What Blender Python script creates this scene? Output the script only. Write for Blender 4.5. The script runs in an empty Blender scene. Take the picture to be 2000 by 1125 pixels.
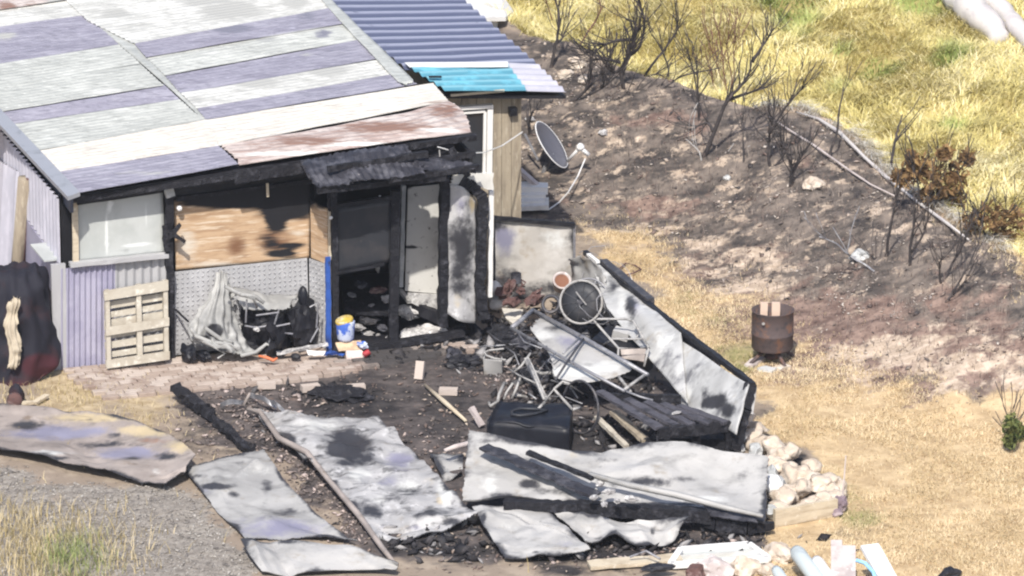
import bpy, bmesh, math, random
import numpy as np
from math import sin, cos, tan, pi, radians, sqrt, atan2, floor
from mathutils import Vector, noise as mnoise
random.seed(7)
rng = np.random.default_rng(7)
S = bpy.context.scene
COL = S.collection

# ------------------------------------------------------------------ camera, sky, sun, exposure
TH = radians(18.0); DIST = 70.0; FPX = 11200.0
CAM = Vector((0, -DIST*cos(TH), DIST*sin(TH)))
cam_data = bpy.data.cameras.new("camera")
cam_data.sensor_width = 36.0
cam_data.lens = 36.0*FPX/2000.0
cam_data.clip_start = 1.0; cam_data.clip_end = 3000.0
cam = bpy.data.objects.new("camera", cam_data)
cam.location = CAM; cam.rotation_euler = (pi/2-TH, 0, 0)
COL.objects.link(cam); S.camera = cam

SUN_TO = Vector((-0.10, -0.80, 0.92)).normalized()      # from the scene towards the sun
world = bpy.data.worlds.new("World"); S.world = world; world.use_nodes = True
wn = world.node_tree.nodes; wl = world.node_tree.links
sky = wn.new('ShaderNodeTexSky'); sky.sky_type = 'NISHITA'; sky.sun_disc = False; sky.air_density = 0.8; sky.dust_density = 2.0
sky.sun_elevation = math.asin(SUN_TO.z); sky.sun_rotation = atan2(SUN_TO.x, SUN_TO.y)
wl.new(sky.outputs[0], wn['Background'].inputs[0]); wn['Background'].inputs[1].default_value = 0.115
sd = bpy.data.lights.new("sun", 'SUN'); sd.energy = 3.2; sd.angle = radians(1.0); sd.color = (1.0, 0.95, 0.87)
so = bpy.data.objects.new("sun", sd); so.rotation_euler = SUN_TO.to_track_quat('Z', 'Y').to_euler()
so.location = (0, 0, 40); COL.objects.link(so)
S.view_settings.view_transform = 'Standard'; S.view_settings.look = 'None'
S.view_settings.gamma = 1.0; S.view_settings.use_curve_mapping = False
S.view_settings.exposure = 0.76
S.cycles.max_bounces = 6
S.cycles.filter_width = 2.2

# ------------------------------------------------------------------ measuring helpers (where the view lines meet real planes)
def ray(px, py):
    a = (px-1000)/FPX; b = (562.5-py)/FPX
    return Vector((a, cos(TH)+b*sin(TH), -sin(TH)+b*cos(TH)))
def Pz(px, py, z=0.0):
    d = ray(px, py); return CAM+d*((z-CAM.z)/d.z)
def PY(px, py, y):
    d = ray(px, py); return CAM+d*((y-CAM.y)/d.y)
PH = radians(16.5)
E1 = Vector((cos(PH), sin(PH), 0)); N1 = Vector((-sin(PH), cos(PH), 0)); Z1 = Vector((0, 0, 1))
ORG = Pz(120, 722)
def W(a, off, z): return ORG+E1*a+N1*off+Z1*z
def plane_hit(px, py, p, n):
    d = ray(px, py); return CAM+d*((p-CAM).dot(n)/d.dot(n))
def F(px, py, off=0.0): return plane_hit(px, py, ORG+N1*off, N1)
def FA(px, py, a): return plane_hit(px, py, ORG+E1*a, E1)
def proj(p):
    q = p-CAM
    dep = q.y*cos(TH)-q.z*sin(TH); up = q.y*sin(TH)+q.z*cos(TH)
    return 1000+FPX*q.x/dep, 562.5-FPX*up/dep
def proj_np(P):
    q = P-np.array(CAM)
    dep = q[:, 1]*cos(TH)-q[:, 2]*sin(TH); up = q[:, 1]*sin(TH)+q[:, 2]*cos(TH)
    return 1000+FPX*q[:, 0]/dep, 562.5-FPX*up/dep

# ------------------------------------------------------------------ numpy noise
def _hash(ix, iy, seed):
    h = (ix.astype(np.int64)*374761393+iy.astype(np.int64)*668265263+seed*974711) & 0x7fffffff
    h = (h ^ (h >> 13))*1274126177 & 0x7fffffff
    return ((h ^ (h >> 16)) & 0xffff)/65535.0
def vnoise(x, y, seed=0):
    ix = np.floor(x); iy = np.floor(y); fx = x-ix; fy = y-iy
    fx = fx*fx*(3-2*fx); fy = fy*fy*(3-2*fy)
    a = _hash(ix, iy, seed); b = _hash(ix+1, iy, seed); c = _hash(ix, iy+1, seed); d = _hash(ix+1, iy+1, seed)
    return a*(1-fx)*(1-fy)+b*fx*(1-fy)+c*(1-fx)*fy+d*fx*fy
def fbm(x, y, seed=0, o=4):
    s = 0; a = 0.5; t = 0
    for i in range(o):
        s = s+a*vnoise(x*2**i, y*2**i, seed+i*17); t += a; a *= 0.55
    return s/t
def sstep(a, b, x):
    t = np.clip((x-a)/(b-a), 0, 1); return t*t*(3-2*t)

# ------------------------------------------------------------------ terrain height
CREST_PX = [(880, -10), (985, 44), (1080, 80), (1200, 132), (1330, 172), (1450, 212), (1560, 216), (1625, 245), (1730, 340), (1850, 428), (1960, 500), (2120, 590)]
CREST = [Pz(x, y, 0.75) for x, y in CREST_PX]
def crest_dist(X, Y):
    best = np.full(X.shape, 1e9); sgn = np.ones(X.shape)
    for p, q in zip(CREST[:-1], CREST[1:]):
        ex, ey = q.x-p.x, q.y-p.y; L = ex*ex+ey*ey
        t = np.clip(((X-p.x)*ex+(Y-p.y)*ey)/L, 0, 1)
        dx = X-(p.x+t*ex); dy = Y-(p.y+t*ey); dd = np.sqrt(dx*dx+dy*dy)
        s = np.sign(ex*(Y-p.y)-ey*(X-p.x))              # + beyond the crest
        m = dd < best; best = np.where(m, dd, best); sgn = np.where(m, s, sgn)
    return best*np.where(sgn == 0, 1, sgn)
def height(X, Y):
    d = crest_dist(X, Y)
    front = 0.75*sstep(-3.2, 0.0, d)
    back = 0.75-0.65*sstep(0.0, 0.9, d)+0.17*np.clip(d-0.9, 0, 60)
    h = np.where(d < 0, front, back)
    near = sstep(-3.4, -1.2, d)
    h = h+near*(fbm(X*1.1, Y*1.1, 3, 4)-0.5)*0.28+near*(fbm(X*5, Y*5, 9, 3)-0.5)*0.09
    return h+(fbm(X*2.3, Y*2.3, 5, 4)-0.5)*0.035
def hgt(x, y): return float(height(np.array([x]), np.array([y]))[0])
def G(px, py, up=0.0):
    d = ray(px, py); t0 = (3.5-CAM.z)/d.z; t1 = (-0.5-CAM.z)/d.z
    ts = np.linspace(t0, t1, 420)
    zz = CAM.z+ts*d.z-height(CAM.x+ts*d.x, CAM.y+ts*d.y)
    i = int(np.argmax(zz < 0)) if (zz < 0).any() else len(ts)-1
    a, b = ts[max(i-1, 0)], ts[i]
    za, zb = zz[max(i-1, 0)], zz[i]
    t = a+(b-a)*za/(za-zb) if za != zb else b
    p = CAM+d*float(t); p.z += up; return p

# ------------------------------------------------------------------ materials
def mat(name, base, layers=(), rough=0.8, metal=0.0, bump=None, spec=0.3, alpha=None, transl=0.0):
    """layers: ('n', colour, scale, lo, hi, stretch) noise patches; ('a', attr, colour, nscale, namp, lo, hi) marks kept per vertex;
    ('w', colour, scale, lo, hi, stretch) grain lines; ('v', colour, scale, lo, hi) cell flecks"""
    m = bpy.data.materials.new(name); m.use_nodes = True
    nt = m.node_tree; n = nt.nodes; l = nt.links; bs = n['Principled BSDF']
    tc = n.new('ShaderNodeTexCoord')
    def coord(scale, stretch, k):
        mp = n.new('ShaderNodeMapping'); mp.inputs['Location'].default_value = (k*3.17+1.3, k*1.71, k*2.3)
        mp.inputs['Scale'].default_value = tuple(scale*s for s in stretch); l.new(tc.outputs['Object'], mp.inputs['Vector']); return mp.outputs[0]
    def mr(src, lo, hi):
        r = n.new('ShaderNodeMapRange'); r.interpolation_type = 'SMOOTHSTEP'
        r.inputs['From Min'].default_value = lo; r.inputs['From Max'].default_value = hi
        l.new(src, r.inputs['Value']); return r.outputs[0]
    rgb = n.new('ShaderNodeRGB'); rgb.outputs[0].default_value = (*base, 1); cur = rgb.outputs[0]
    for k, L in enumerate(layers):
        if L[0] == 'n':
            _, c, sc, lo, hi, st = L
            t = n.new('ShaderNodeTexNoise'); t.inputs['Scale'].default_value = 1; t.inputs['Detail'].default_value = 6; t.inputs['Roughness'].default_value = 0.62
            l.new(coord(sc, st, k), t.inputs['Vector']); fac = mr(t.outputs['Fac'], lo, hi)
        elif L[0] == 'a':
            _, at, c, sc, amp, lo, hi = L[:7]; st7 = L[7] if len(L) > 7 else (1, 1, 1)
            a = n.new('ShaderNodeAttribute'); a.attribute_name = at
            t = n.new('ShaderNodeTexNoise'); t.inputs['Scale'].default_value = 1; t.inputs['Detail'].default_value = 7; t.inputs['Roughness'].default_value = 0.68
            l.new(coord(sc, st7, k), t.inputs['Vector'])
            ma = n.new('ShaderNodeMath'); ma.operation = 'MULTIPLY_ADD'; l.new(t.outputs['Fac'], ma.inputs[0]); ma.inputs[1].default_value = amp
            sb = n.new('ShaderNodeMath'); sb.operation = 'SUBTRACT'; l.new(a.outputs['Fac'], sb.inputs[0]); sb.inputs[1].default_value = amp*0.5
            l.new(sb.outputs[0], ma.inputs[2])
            fac = mr(ma.outputs[0], lo, hi)
        elif L[0] == 'b':
            _, at, c, c2, sc, amp, lo, hi, sc2 = L
            a = n.new('ShaderNodeAttribute'); a.attribute_name = at
            t = n.new('ShaderNodeTexNoise'); t.inputs['Scale'].default_value = 1; t.inputs['Detail'].default_value = 7; t.inputs['Roughness'].default_value = 0.7
            l.new(coord(sc, (1, 1, 1), k), t.inputs['Vector'])
            ma = n.new('ShaderNodeMath'); ma.operation = 'MULTIPLY_ADD'; l.new(t.outputs['Fac'], ma.inputs[0]); ma.inputs[1].default_value = amp
            sb = n.new('ShaderNodeMath'); sb.operation = 'SUBTRACT'; l.new(a.outputs['Fac'], sb.inputs[0]); sb.inputs[1].default_value = amp*0.5
            l.new(sb.outputs[0], ma.inputs[2]); fac = mr(ma.outputs[0], lo, hi)
            t2 = n.new('ShaderNodeTexNoise'); t2.inputs['Scale'].default_value = 1; t2.inputs['Detail'].default_value = 8; t2.inputs['Roughness'].default_value = 0.72
            l.new(coord(sc2, (1, 1.25, 1), k+20), t2.inputs['Vector']); f2 = mr(t2.outputs['Fac'], 0.36, 0.66)
            m2 = n.new('ShaderNodeMix'); m2.data_type = 'RGBA'; l.new(f2, m2.inputs[0]); m2.inputs[6].default_value = (*c, 1); m2.inputs[7].default_value = (*c2, 1)
            mx = n.new('ShaderNodeMix'); mx.data_type = 'RGBA'; l.new(fac, mx.inputs[0]); l.new(cur, mx.inputs[6]); l.new(m2.outputs[2], mx.inputs[7]); cur = mx.outputs[2]
            continue
        elif L[0] == 'w':
            _, c, sc, lo, hi, st = L
            t = n.new('ShaderNodeTexWave'); t.inputs['Scale'].default_value = 1; t.inputs['Distortion'].default_value = 5; t.inputs['Detail'].default_value = 4
            l.new(coord(sc, st, k), t.inputs['Vector']); fac = mr(t.outputs['Fac'], lo, hi)
        elif L[0] == 'v':
            _, c, sc, lo, hi = L
            t = n.new('ShaderNodeTexVoronoi'); t.inputs['Scale'].default_value = 1
            l.new(coord(sc, (1, 1, 1), k), t.inputs['Vector']); fac = mr(t.outputs['Distance'], hi, lo)
        mx = n.new('ShaderNodeMix'); mx.data_type = 'RGBA'
        l.new(fac, mx.inputs[0]); l.new(cur, mx.inputs[6]); mx.inputs[7].default_value = (*c, 1); cur = mx.outputs[2]
    l.new(cur, bs.inputs['Base Color'])
    bs.inputs['Roughness'].default_value = rough; bs.inputs['Metallic'].default_value = metal
    bs.inputs['Specular IOR Level'].default_value = spec
    if alpha is not None: bs.inputs['Alpha'].default_value = alpha
    if bump:
        t = n.new('ShaderNodeTexNoise'); t.inputs['Scale'].default_value = 1; t.inputs['Detail'].default_value = 6
        l.new(coord(bump[0], (1, 1, 1), 11), t.inputs['Vector'])
        b = n.new('ShaderNodeBump'); b.inputs['Strength'].default_value = bump[1]; b.inputs['Distance'].default_value = 0.02
        l.new(t.outputs['Fac'], b.inputs['Height']); l.new(b.outputs[0], bs.inputs['Normal'])
    return m

I3 = (1, 1, 1)
SOOT = (0.016, 0.016, 0.020)
def metal_sheet(name, base, pale=None, mottle=0.0, rough=0.5, extra=()):
    pale = pale or tuple(min(0.85, c*1.22) for c in base)
    busy = (('n', tuple(c*0.42 for c in base), 6, 0.52, 0.66, (1, 1.4, 1)), ('n', tuple(min(.75, c*1.5) for c in base), 9, 0.55, 0.68, I3)) if mottle else ()
    return mat(name, base, (
        ('n', pale, 1.5, 0.40, 0.64, I3), ('n', tuple(c*0.74 for c in base), 2.1, 0.50, 0.72, (1, 1.7, 1.5)), ('n', (base[0]*.80, base[1]*.73, base[2]*.63), 3.1, 0.58, 0.74, I3),
        ('n', tuple(c*0.55 for c in base), 5, 0.62, 0.76, (1, 1.5, 1)), ('n', tuple(c*0.4 for c in base), 24, 0.66, 0.74, I3), *busy, *extra,
        ('a', 'rust', (0.24, 0.13, 0.085), 9, 1.2, 0.40, 0.9),
        ('a', 'tan', (0.44, 0.36, 0.23), 7, 1.1, 0.38, 0.95),
        ('a', 'lilac', (0.22, 0.215, 0.285), 4, 1.2, 0.36, 0.85),
        ('a', 'white', (0.56, 0.56, 0.54), 5, 1.4, 0.40, 0.85),
        ('a', 'soot', (0.04, 0.04, 0.046), 2.6, 1.9, 0.24, 0.72)), rough=rough, metal=0.0, bump=(9, 0.35), spec=0.4)

M = {}
M['zinc'] = metal_sheet('burnt_zinc', (0.305, 0.30, 0.292))
M['zinc_pale'] = metal_sheet('pale_burnt_zinc', (0.345, 0.338, 0.328))
M['zinc_ashy'] = metal_sheet('ash_crusted_zinc', (0.33, 0.325, 0.325), mottle=1)
M['zinc_streak'] = metal_sheet('streaked_burnt_zinc', (0.40, 0.40, 0.395), extra=(('n', (0.17, 0.17, 0.18), 3.2, .52, .68, (1, 1, .22)), ('n', (0.58, 0.58, 0.57), 4.0, .54, .68, (1, 1, .22))))
M['zinc_lilac'] = metal_sheet('lilac_metal', (0.25, 0.24, 0.29), (0.33, 0.32, 0.37))
M['zinc_brown'] = metal_sheet('brown_metal', (0.26, 0.225, 0.205), (0.37, 0.32, 0.29))
M['zinc_warm'] = metal_sheet('smoke_stained_metal', (0.44, 0.415, 0.38), (0.54, 0.52, 0.49))
M['char'] = mat('charred_timber', (0.014, 0.014, 0.018), (('n', (0.05, 0.05, 0.06), 9, 0.5, 0.7, I3), ('v', (0.006, 0.006, 0.008), 22, 0.05, 0.35), ('n', (0.16, 0.16, 0.17), 30, 0.66, 0.76, I3)), rough=0.7, bump=(30, 0.8), spec=0.25)
M['char_grey'] = mat('grey_charred_slat', (0.075, 0.072, 0.085), (('n', (0.035, 0.034, 0.04), 7, .48, .66, I3), ('n', (0.15, 0.145, 0.155), 12, .6, .72, I3)), rough=.65, bump=(20, .5))
M['char_plain'] = mat('sooty_board', (0.012, 0.012, 0.016), (('n', (0.03, 0.03, 0.036), 3, 0.5, 0.7, I3), ('n', (0.055, 0.05, 0.05), 14, 0.62, 0.74, I3)), rough=0.55, bump=(18, 0.3))
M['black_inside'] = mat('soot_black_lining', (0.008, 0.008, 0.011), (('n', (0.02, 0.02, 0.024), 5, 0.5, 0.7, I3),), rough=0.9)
M['char_sheet'] = mat('charred_sheet', (0.028, 0.028, 0.036), (('n', (0.085, 0.085, 0.10), 6, 0.45, 0.68, I3), ('n', (0.2, 0.19, 0.2), 18, 0.64, 0.74, I3), ('n', (0.008, 0.008, 0.01), 9, 0.6, 0.7, I3)), rough=0.6, bump=(16, 0.6))
M['ply'] = mat('scorched_plywood', (0.47, 0.33, 0.21), (
    ('n', (0.34, 0.22, 0.13), 2.6, 0.46, 0.66, (.7, .7, 6)), ('n', (0.60, 0.49, 0.37), 5, 0.5, 0.66, (.6, .6, 6)), ('n', (0.28, 0.17, 0.10), 7, 0.58, 0.68, (.4, .4, 5)),
    ('n', (0.16, 0.10, 0.06), 16, 0.68, 0.74, I3), ('a', 'pale', (0.60, 0.55, 0.47), 6, 0.7, 0.35, 0.8, (.6, .6, 3)),
    ('a', 'brown', (0.17, 0.085, 0.045), 4, 0.9, 0.36, 0.9, (.5, .5, 4)), ('a', 'soot', (0.012, 0.012, 0.015), 4, 0.9, 0.26, 0.6, (.5, .5, 4))), rough=0.75, bump=(12, 0.2))
M['checker'] = mat('checker_plate', (0.36, 0.36, 0.37), (('n', (0.44, 0.44, 0.45), 4, 0.45, 0.65, I3), ('a', 'soot', (0.05, 0.05, 0.055), 8, 0.8, 0.35, 0.75)), rough=0.5, metal=0.0)
M['lilac'] = mat('lilac_paint', (0.29, 0.28, 0.375), (('n', (0.36, 0.35, 0.44), 3, 0.42, 0.62, I3), ('n', (0.55, 0.54, 0.6), 24, 0.68, 0.74, I3)), rough=0.5)
M['grey_paint'] = mat('weathered_grey_paint', (0.36, 0.36, 0.37), (('n', (0.45, 0.45, 0.46), 3, 0.45, 0.65, (1, 1, 0.3)),), rough=0.6)
M['trim_dark'] = mat('dark_slate_trim', (0.075, 0.085, 0.115), (('n', (0.05, 0.055, 0.075), 4, 0.45, 0.65, I3),), rough=0.5)
M['trim_grey'] = mat('grey_flashing', (0.34, 0.35, 0.38), (('n', (0.25, 0.26, 0.28), 5, 0.5, 0.7, I3),), rough=0.45, metal=0.2)
M['timber_pale'] = mat('pale_timber', (0.52, 0.45, 0.34), (('n', (0.40, 0.33, 0.24), 3, 0.45, 0.65, (1, 1, 7)), ('n', (0.62, 0.57, 0.48), 11, 0.58, 0.7, I3)), rough=0.8, bump=(20, 0.25))
M['pallet'] = mat('weathered_pallet_timber', (0.43, 0.395, 0.33), (('n', (0.36, 0.32, 0.26), 5, 0.45, 0.66, I3), ('n', (0.60, 0.57, 0.50), 9, 0.52, 0.68, I3), ('n', (0.2, 0.17, 0.14), 30, 0.68, 0.74, I3)), rough=0.85, bump=(24, 0.3))
M['boards'] = mat('weathered_wall_boards', (0.33, 0.28, 0.21), (('n', (0.25, 0.21, 0.16), 3, 0.45, 0.62, (4, 4, 0.5)), ('n', (0.42, 0.37, 0.29), 8, 0.55, 0.7, (3, 3, 0.6)), ('n', (0.15, 0.13, 0.1), 20, 0.66, 0.74, (2, 2, .6))), rough=0.85, bump=(20, 0.3))
M['white'] = mat('white_paint', (0.74, 0.73, 0.71), (('n', (0.62, 0.60, 0.57), 5, 0.52, 0.7, I3),), rough=0.5)
M['white_stained'] = mat('stained_white_lining', (0.60, 0.59, 0.56), (('n', (0.48, 0.47, 0.44), 3, 0.45, 0.66, I3), ('n', (0.20, 0.19, 0.18), 15, 0.61, 0.7, I3), ('a', 'soot', (0.03, 0.03, 0.035), 7, 0.7, 0.35, 0.75)), rough=0.7)
M['poly'] = mat('cloudy_plastic_glazing', (0.40, 0.42, 0.41), (('n', (0.47, 0.49, 0.48), 2, 0.42, 0.62, I3), ('a', 'white', (0.66, 0.68, 0.67), 6, 0.4, 0.35, 0.75), ('a', 'soot', (0.12, 0.12, 0.12), 6, 0.6, 0.35, 0.8)), rough=0.35)
M['glass_dark'] = mat('dark_glass', (0.02, 0.022, 0.028), (), rough=0.12, spec=0.5)
M['smoked'] = mat('smoke_blackened_glass', (0.028, 0.03, 0.036), (('n', (0.045, 0.043, 0.046), 3, 0.45, 0.7, I3), ('n', (0.075, 0.07, 0.068), 9, 0.62, 0.75, I3)), rough=0.5)
M['blue'] = mat('blue_paint', (0.03, 0.085, 0.32), (('n', (0.02, 0.04, 0.15), 6, 0.48, 0.66, I3), ('n', (0.03, 0.03, 0.04), 11, .58, .68, I3)), rough=0.5)
M['navy'] = mat('blue_grey_roofing', (0.085, 0.097, 0.155), (('a', 'crest', (0.27, 0.285, 0.37), 2, .25, .45, .95), ('n', (0.12, 0.13, 0.19), 6, 0.60, 0.74, I3)), rough=0.42)  # rib crests painted paler than troughs: light and shade banding put into the colour
M['turq'] = mat('turquoise_roofing', (0.085, 0.26, 0.34), (('a', 'crest', (0.20, 0.42, 0.49), 2, .25, .45, .95), ('n', (0.15, 0.42, 0.52), 3, 0.45, 0.65, I3), ('n', (0.06, 0.3, 0.42), 8, 0.58, 0.72, I3)), rough=0.42)  # same painted rib shading, lighter colour towards the crests
M['pale_lilac'] = mat('pale_lilac_roofing', (0.42, 0.415, 0.47), (('n', (0.5, 0.49, 0.55), 3, 0.45, 0.65, I3),), rough=0.45)
def roofing(name, c, p, q):
    return mat(name, c, (('n', p, 1.6, 0.42, 0.62, (1, 1, 1)), ('n', q, 3.0, 0.46, 0.64, (.5, 2.4, 1)), ('n', tuple(x*0.8 for x in q), 7, 0.54, 0.68, (.5, 3.0, 1)), ('n', tuple(x*0.66 for x in c), 12, 0.52, 0.68, (.6, 3.0, 1)), ('n', tuple(min(.75, x*1.45) for x in c), 16, 0.58, 0.70, (.7, 2.6, 1)), ('n', tuple(x*0.5 for x in c), 30, 0.64, 0.74, (1, 2, 1)),
        ('a', 'grey', (0.36, 0.36, 0.34), 6, 1.0, 0.35, 0.7, (.5, 1.5, 1)), ('a', 'dark', (0.17, 0.17, 0.21), 8, 0.9, 0.35, 0.75, (.5, 2, 1)), ('a', 'white', (0.66, 0.66, 0.63), 5, 1.3, 0.38, 0.9, (.4, 2, 1)), ('a', 'rust', (0.215, 0.13, 0.10), 8, 1.9, 0.36, 0.85, (.35, 2.4, 1)), ('a', 'soot', (0.08, 0.07, 0.07), 9, 0.8, 0.35, 0.8)), rough=0.5, bump=(30, 0.15))
M['roof_purple'] = roofing('faded_purple_roofing', (0.26, 0.252, 0.305), (0.305, 0.297, 0.35), (0.21, 0.202, 0.25))
M['roof_grey'] = roofing('lichen_grey_roofing', (0.41, 0.42, 0.395), (0.49, 0.50, 0.47), (0.35, 0.36, 0.34))
M['roof_white'] = roofing('off_white_roofing', (0.50, 0.50, 0.475), (0.57, 0.57, 0.54), (0.41, 0.41, 0.385))
M['roof_cream'] = roofing('cream_roofing', (0.64, 0.60, 0.53), (0.68, 0.64, 0.57), (0.59, 0.55, 0.485))
M['roof_rust'] = roofing('rusting_roofing', (0.42, 0.36, 0.335), (0.52, 0.47, 0.44), (0.32, 0.24, 0.215))
M['brick'] = mat('clay_paver', (0.33, 0.265, 0.225), (('a', 'tint', (0.45, 0.385, 0.34), 3, 0.3, 0.3, 0.8), ('n', (0.24, 0.18, 0.15), 5, 0.48, 0.68, I3), ('n', (0.46, 0.41, 0.36), 15, 0.6, 0.72, I3), ('a', 'soot', (0.06, 0.055, 0.055), 6, 0.7, 0.3, 0.75)), rough=0.9, bump=(30, 0.3))
M['stone'] = mat('warm_stone', (0.50, 0.42, 0.34), (('n', (0.62, 0.55, 0.47), 5, 0.45, 0.62, I3), ('n', (0.34, 0.27, 0.21), 9, 0.55, 0.7, I3), ('n', (0.22, 0.19, 0.17), 24, 0.64, 0.74, I3)), rough=0.9, bump=(22, 0.6))
M['stone_grey'] = mat('grey_stone', (0.36, 0.37, 0.37), (('n', (0.50, 0.50, 0.49), 6, 0.45, 0.62, I3), ('n', (0.2, 0.2, 0.21), 12, 0.58, 0.7, I3)), rough=0.9, bump=(22, 0.5))
M['rust_drum'] = mat('rusty_drum_steel', (0.085, 0.065, 0.065), (('n', (0.17, 0.09, 0.06), 6, 0.48, 0.66, I3), ('n', (0.05, 0.045, 0.05), 10, 0.55, 0.7, I3)), rough=0.75, bump=(20, 0.3))
M['firewood'] = mat('split_firewood', (0.58, 0.44, 0.35), (('n', (0.40, 0.27, 0.2), 8, 0.5, 0.68, (2, 2, 0.4)),), rough=0.85)
M['steel'] = mat('burnt_steel_tube', (0.22, 0.22, 0.24), (('n', (0.34, 0.34, 0.35), 8, 0.45, 0.65, I3), ('n', (0.09, 0.085, 0.09), 14, 0.56, 0.7, I3)), rough=0.45, metal=0.35)
M['steel_dark'] = mat('blackened_steel_tube', (0.06, 0.06, 0.07), (('n', (0.14, 0.13, 0.13), 10, 0.5, 0.68, I3),), rough=0.55, metal=0.3)
M['steel_pale'] = mat('ash_whitened_steel', (0.36, 0.35, 0.34), (('n', (0.17, 0.165, 0.16), 9, 0.48, 0.66, I3),), rough=0.6)
M['dish'] = mat('grey_dish_paint', (0.105, 0.105, 0.125), (('n', (0.14, 0.14, 0.16), 2, 0.45, 0.65, I3),), rough=0.45)
M['terracotta'] = mat('terracotta', (0.20, 0.095, 0.06), (('n', (0.12, 0.06, 0.04), 7, 0.5, 0.68, I3),), rough=0.8)
M['redburn'] = mat('rusted_scrap', (0.11, 0.06, 0.055), (('n', (0.24, 0.17, 0.155), 9, 0.5, 0.66, I3), ('n', (0.05, 0.04, 0.04), 14, 0.55, 0.68, I3)), rough=0.85, bump=(20, 0.5))
M['tarp'] = mat('melted_grey_tarpaulin', (0.25, 0.25, 0.245), (('n', (0.37, 0.37, 0.36), 3, 0.42, 0.6, I3), ('n', (0.28, 0.28, 0.28), 6, 0.55, 0.7, I3), ('a', 'soot', (0.03, 0.03, 0.035), 9, 0.6, 0.35, 0.7)), rough=0.55, bump=(10, 0.4))
M['black_plastic'] = mat('black_plastic', (0.010, 0.011, 0.016), (('n', (0.02, 0.02, 0.026), 5, 0.5, 0.7, I3),), rough=0.45)
M['cloth_dark'] = mat('black_cover_cloth', (0.014, 0.014, 0.022), (('n', (0.035, 0.018, 0.022), 3, 0.5, 0.68, I3), ('a', 'maroon', (0.055, 0.016, 0.022), 4, 0.4, 0.3, 0.7)), rough=0.8)
M['cloth_beige'] = mat('beige_cloth', (0.46, 0.40, 0.31), (('n', (0.34, 0.29, 0.22), 8, 0.5, 0.68, I3),), rough=0.9)
M['yellow'] = mat('yellow_plastic', (0.50, 0.36, 0.07), (('n', (0.55, 0.5, 0.36), 8, .5, .62, I3), ('n', (0.1, 0.08, 0.05), 14, .6, .7, I3)), rough=0.4)
M['paleblue'] = mat('blue_white_tub_plastic', (0.06, 0.13, 0.48), (('n', (0.5, 0.55, 0.68), 7, 0.5, 0.58, I3),), rough=0.4)
M['card'] = mat('brown_cardboard', (0.55, 0.42, 0.28), (('n', (0.42, 0.30, 0.2), 8, 0.5, 0.66, I3),), rough=0.9)
M['pinkpaper'] = mat('pale_pink_carton', (0.66, 0.55, 0.51), (('n', (0.5, 0.38, 0.36), 9, 0.55, 0.66, I3),), rough=0.8)
M['red'] = mat('red_tin', (0.35, 0.03, 0.04), (('n', (0.15, 0.02, 0.02), 9, 0.52, 0.66, I3),), rough=0.5)
M['orange'] = mat('orange_plastic', (0.55, 0.16, 0.07), (), rough=0.5)
M['ash'] = mat('white_ash', (0.52, 0.51, 0.50), (('n', (0.28, 0.27, 0.27), 7, 0.48, 0.62, I3), ('n', (0.66, 0.65, 0.64), 14, 0.54, 0.66, I3), ('n', (0.07, 0.07, 0.075), 20, 0.62, 0.7, I3)), rough=0.95, bump=(20, 0.8))
M['shrub'] = mat('burnt_stem', (0.042, 0.037, 0.038), (('n', (0.10, 0.082, 0.078), 12, 0.5, 0.68, I3),), rough=0.8)
M['shrub_red'] = mat('scorched_red_stem', (0.16, 0.085, 0.06), (('n', (0.09, 0.05, 0.04), 12, 0.5, 0.68, I3),), rough=0.8)
M['log_pale'] = mat('bleached_log', (0.54, 0.51, 0.49), (('n', (0.46, 0.43, 0.43), 3, 0.48, 0.66, I3), ('n', (0.30, 0.27, 0.26), 8, 0.6, 0.72, I3)), rough=0.8, bump=(8, 0.4))
M['pipe'] = mat('pale_blue_grey_pipe', (0.47, 0.52, 0.53), (('n', (0.38, 0.42, 0.43), 4, 0.5, 0.68, I3),), rough=0.45)
M['white_plastic'] = mat('white_plastic', (0.72, 0.72, 0.72), (('n', (0.6, 0.6, 0.6), 6, 0.5, 0.7, I3),), rough=0.4)
M['hose'] = mat('pale_blue_hose', (0.30, 0.55, 0.80), (), rough=0.4)
M['board_pinkgrey'] = mat('weathered_pinkish_board', (0.52, 0.46, 0.44), (('n', (0.38, 0.33, 0.32), 4, 0.48, 0.66, (1, 1, .4)), ('n', (0.64, 0.59, 0.57), 9, 0.55, 0.7, I3)), rough=0.85)
M['purple_pot'] = mat('faded_purple_bag', (0.19, 0.145, 0.17), (('n', (0.34, 0.28, 0.29), 6, 0.5, 0.66, I3),), rough=0.8)

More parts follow.
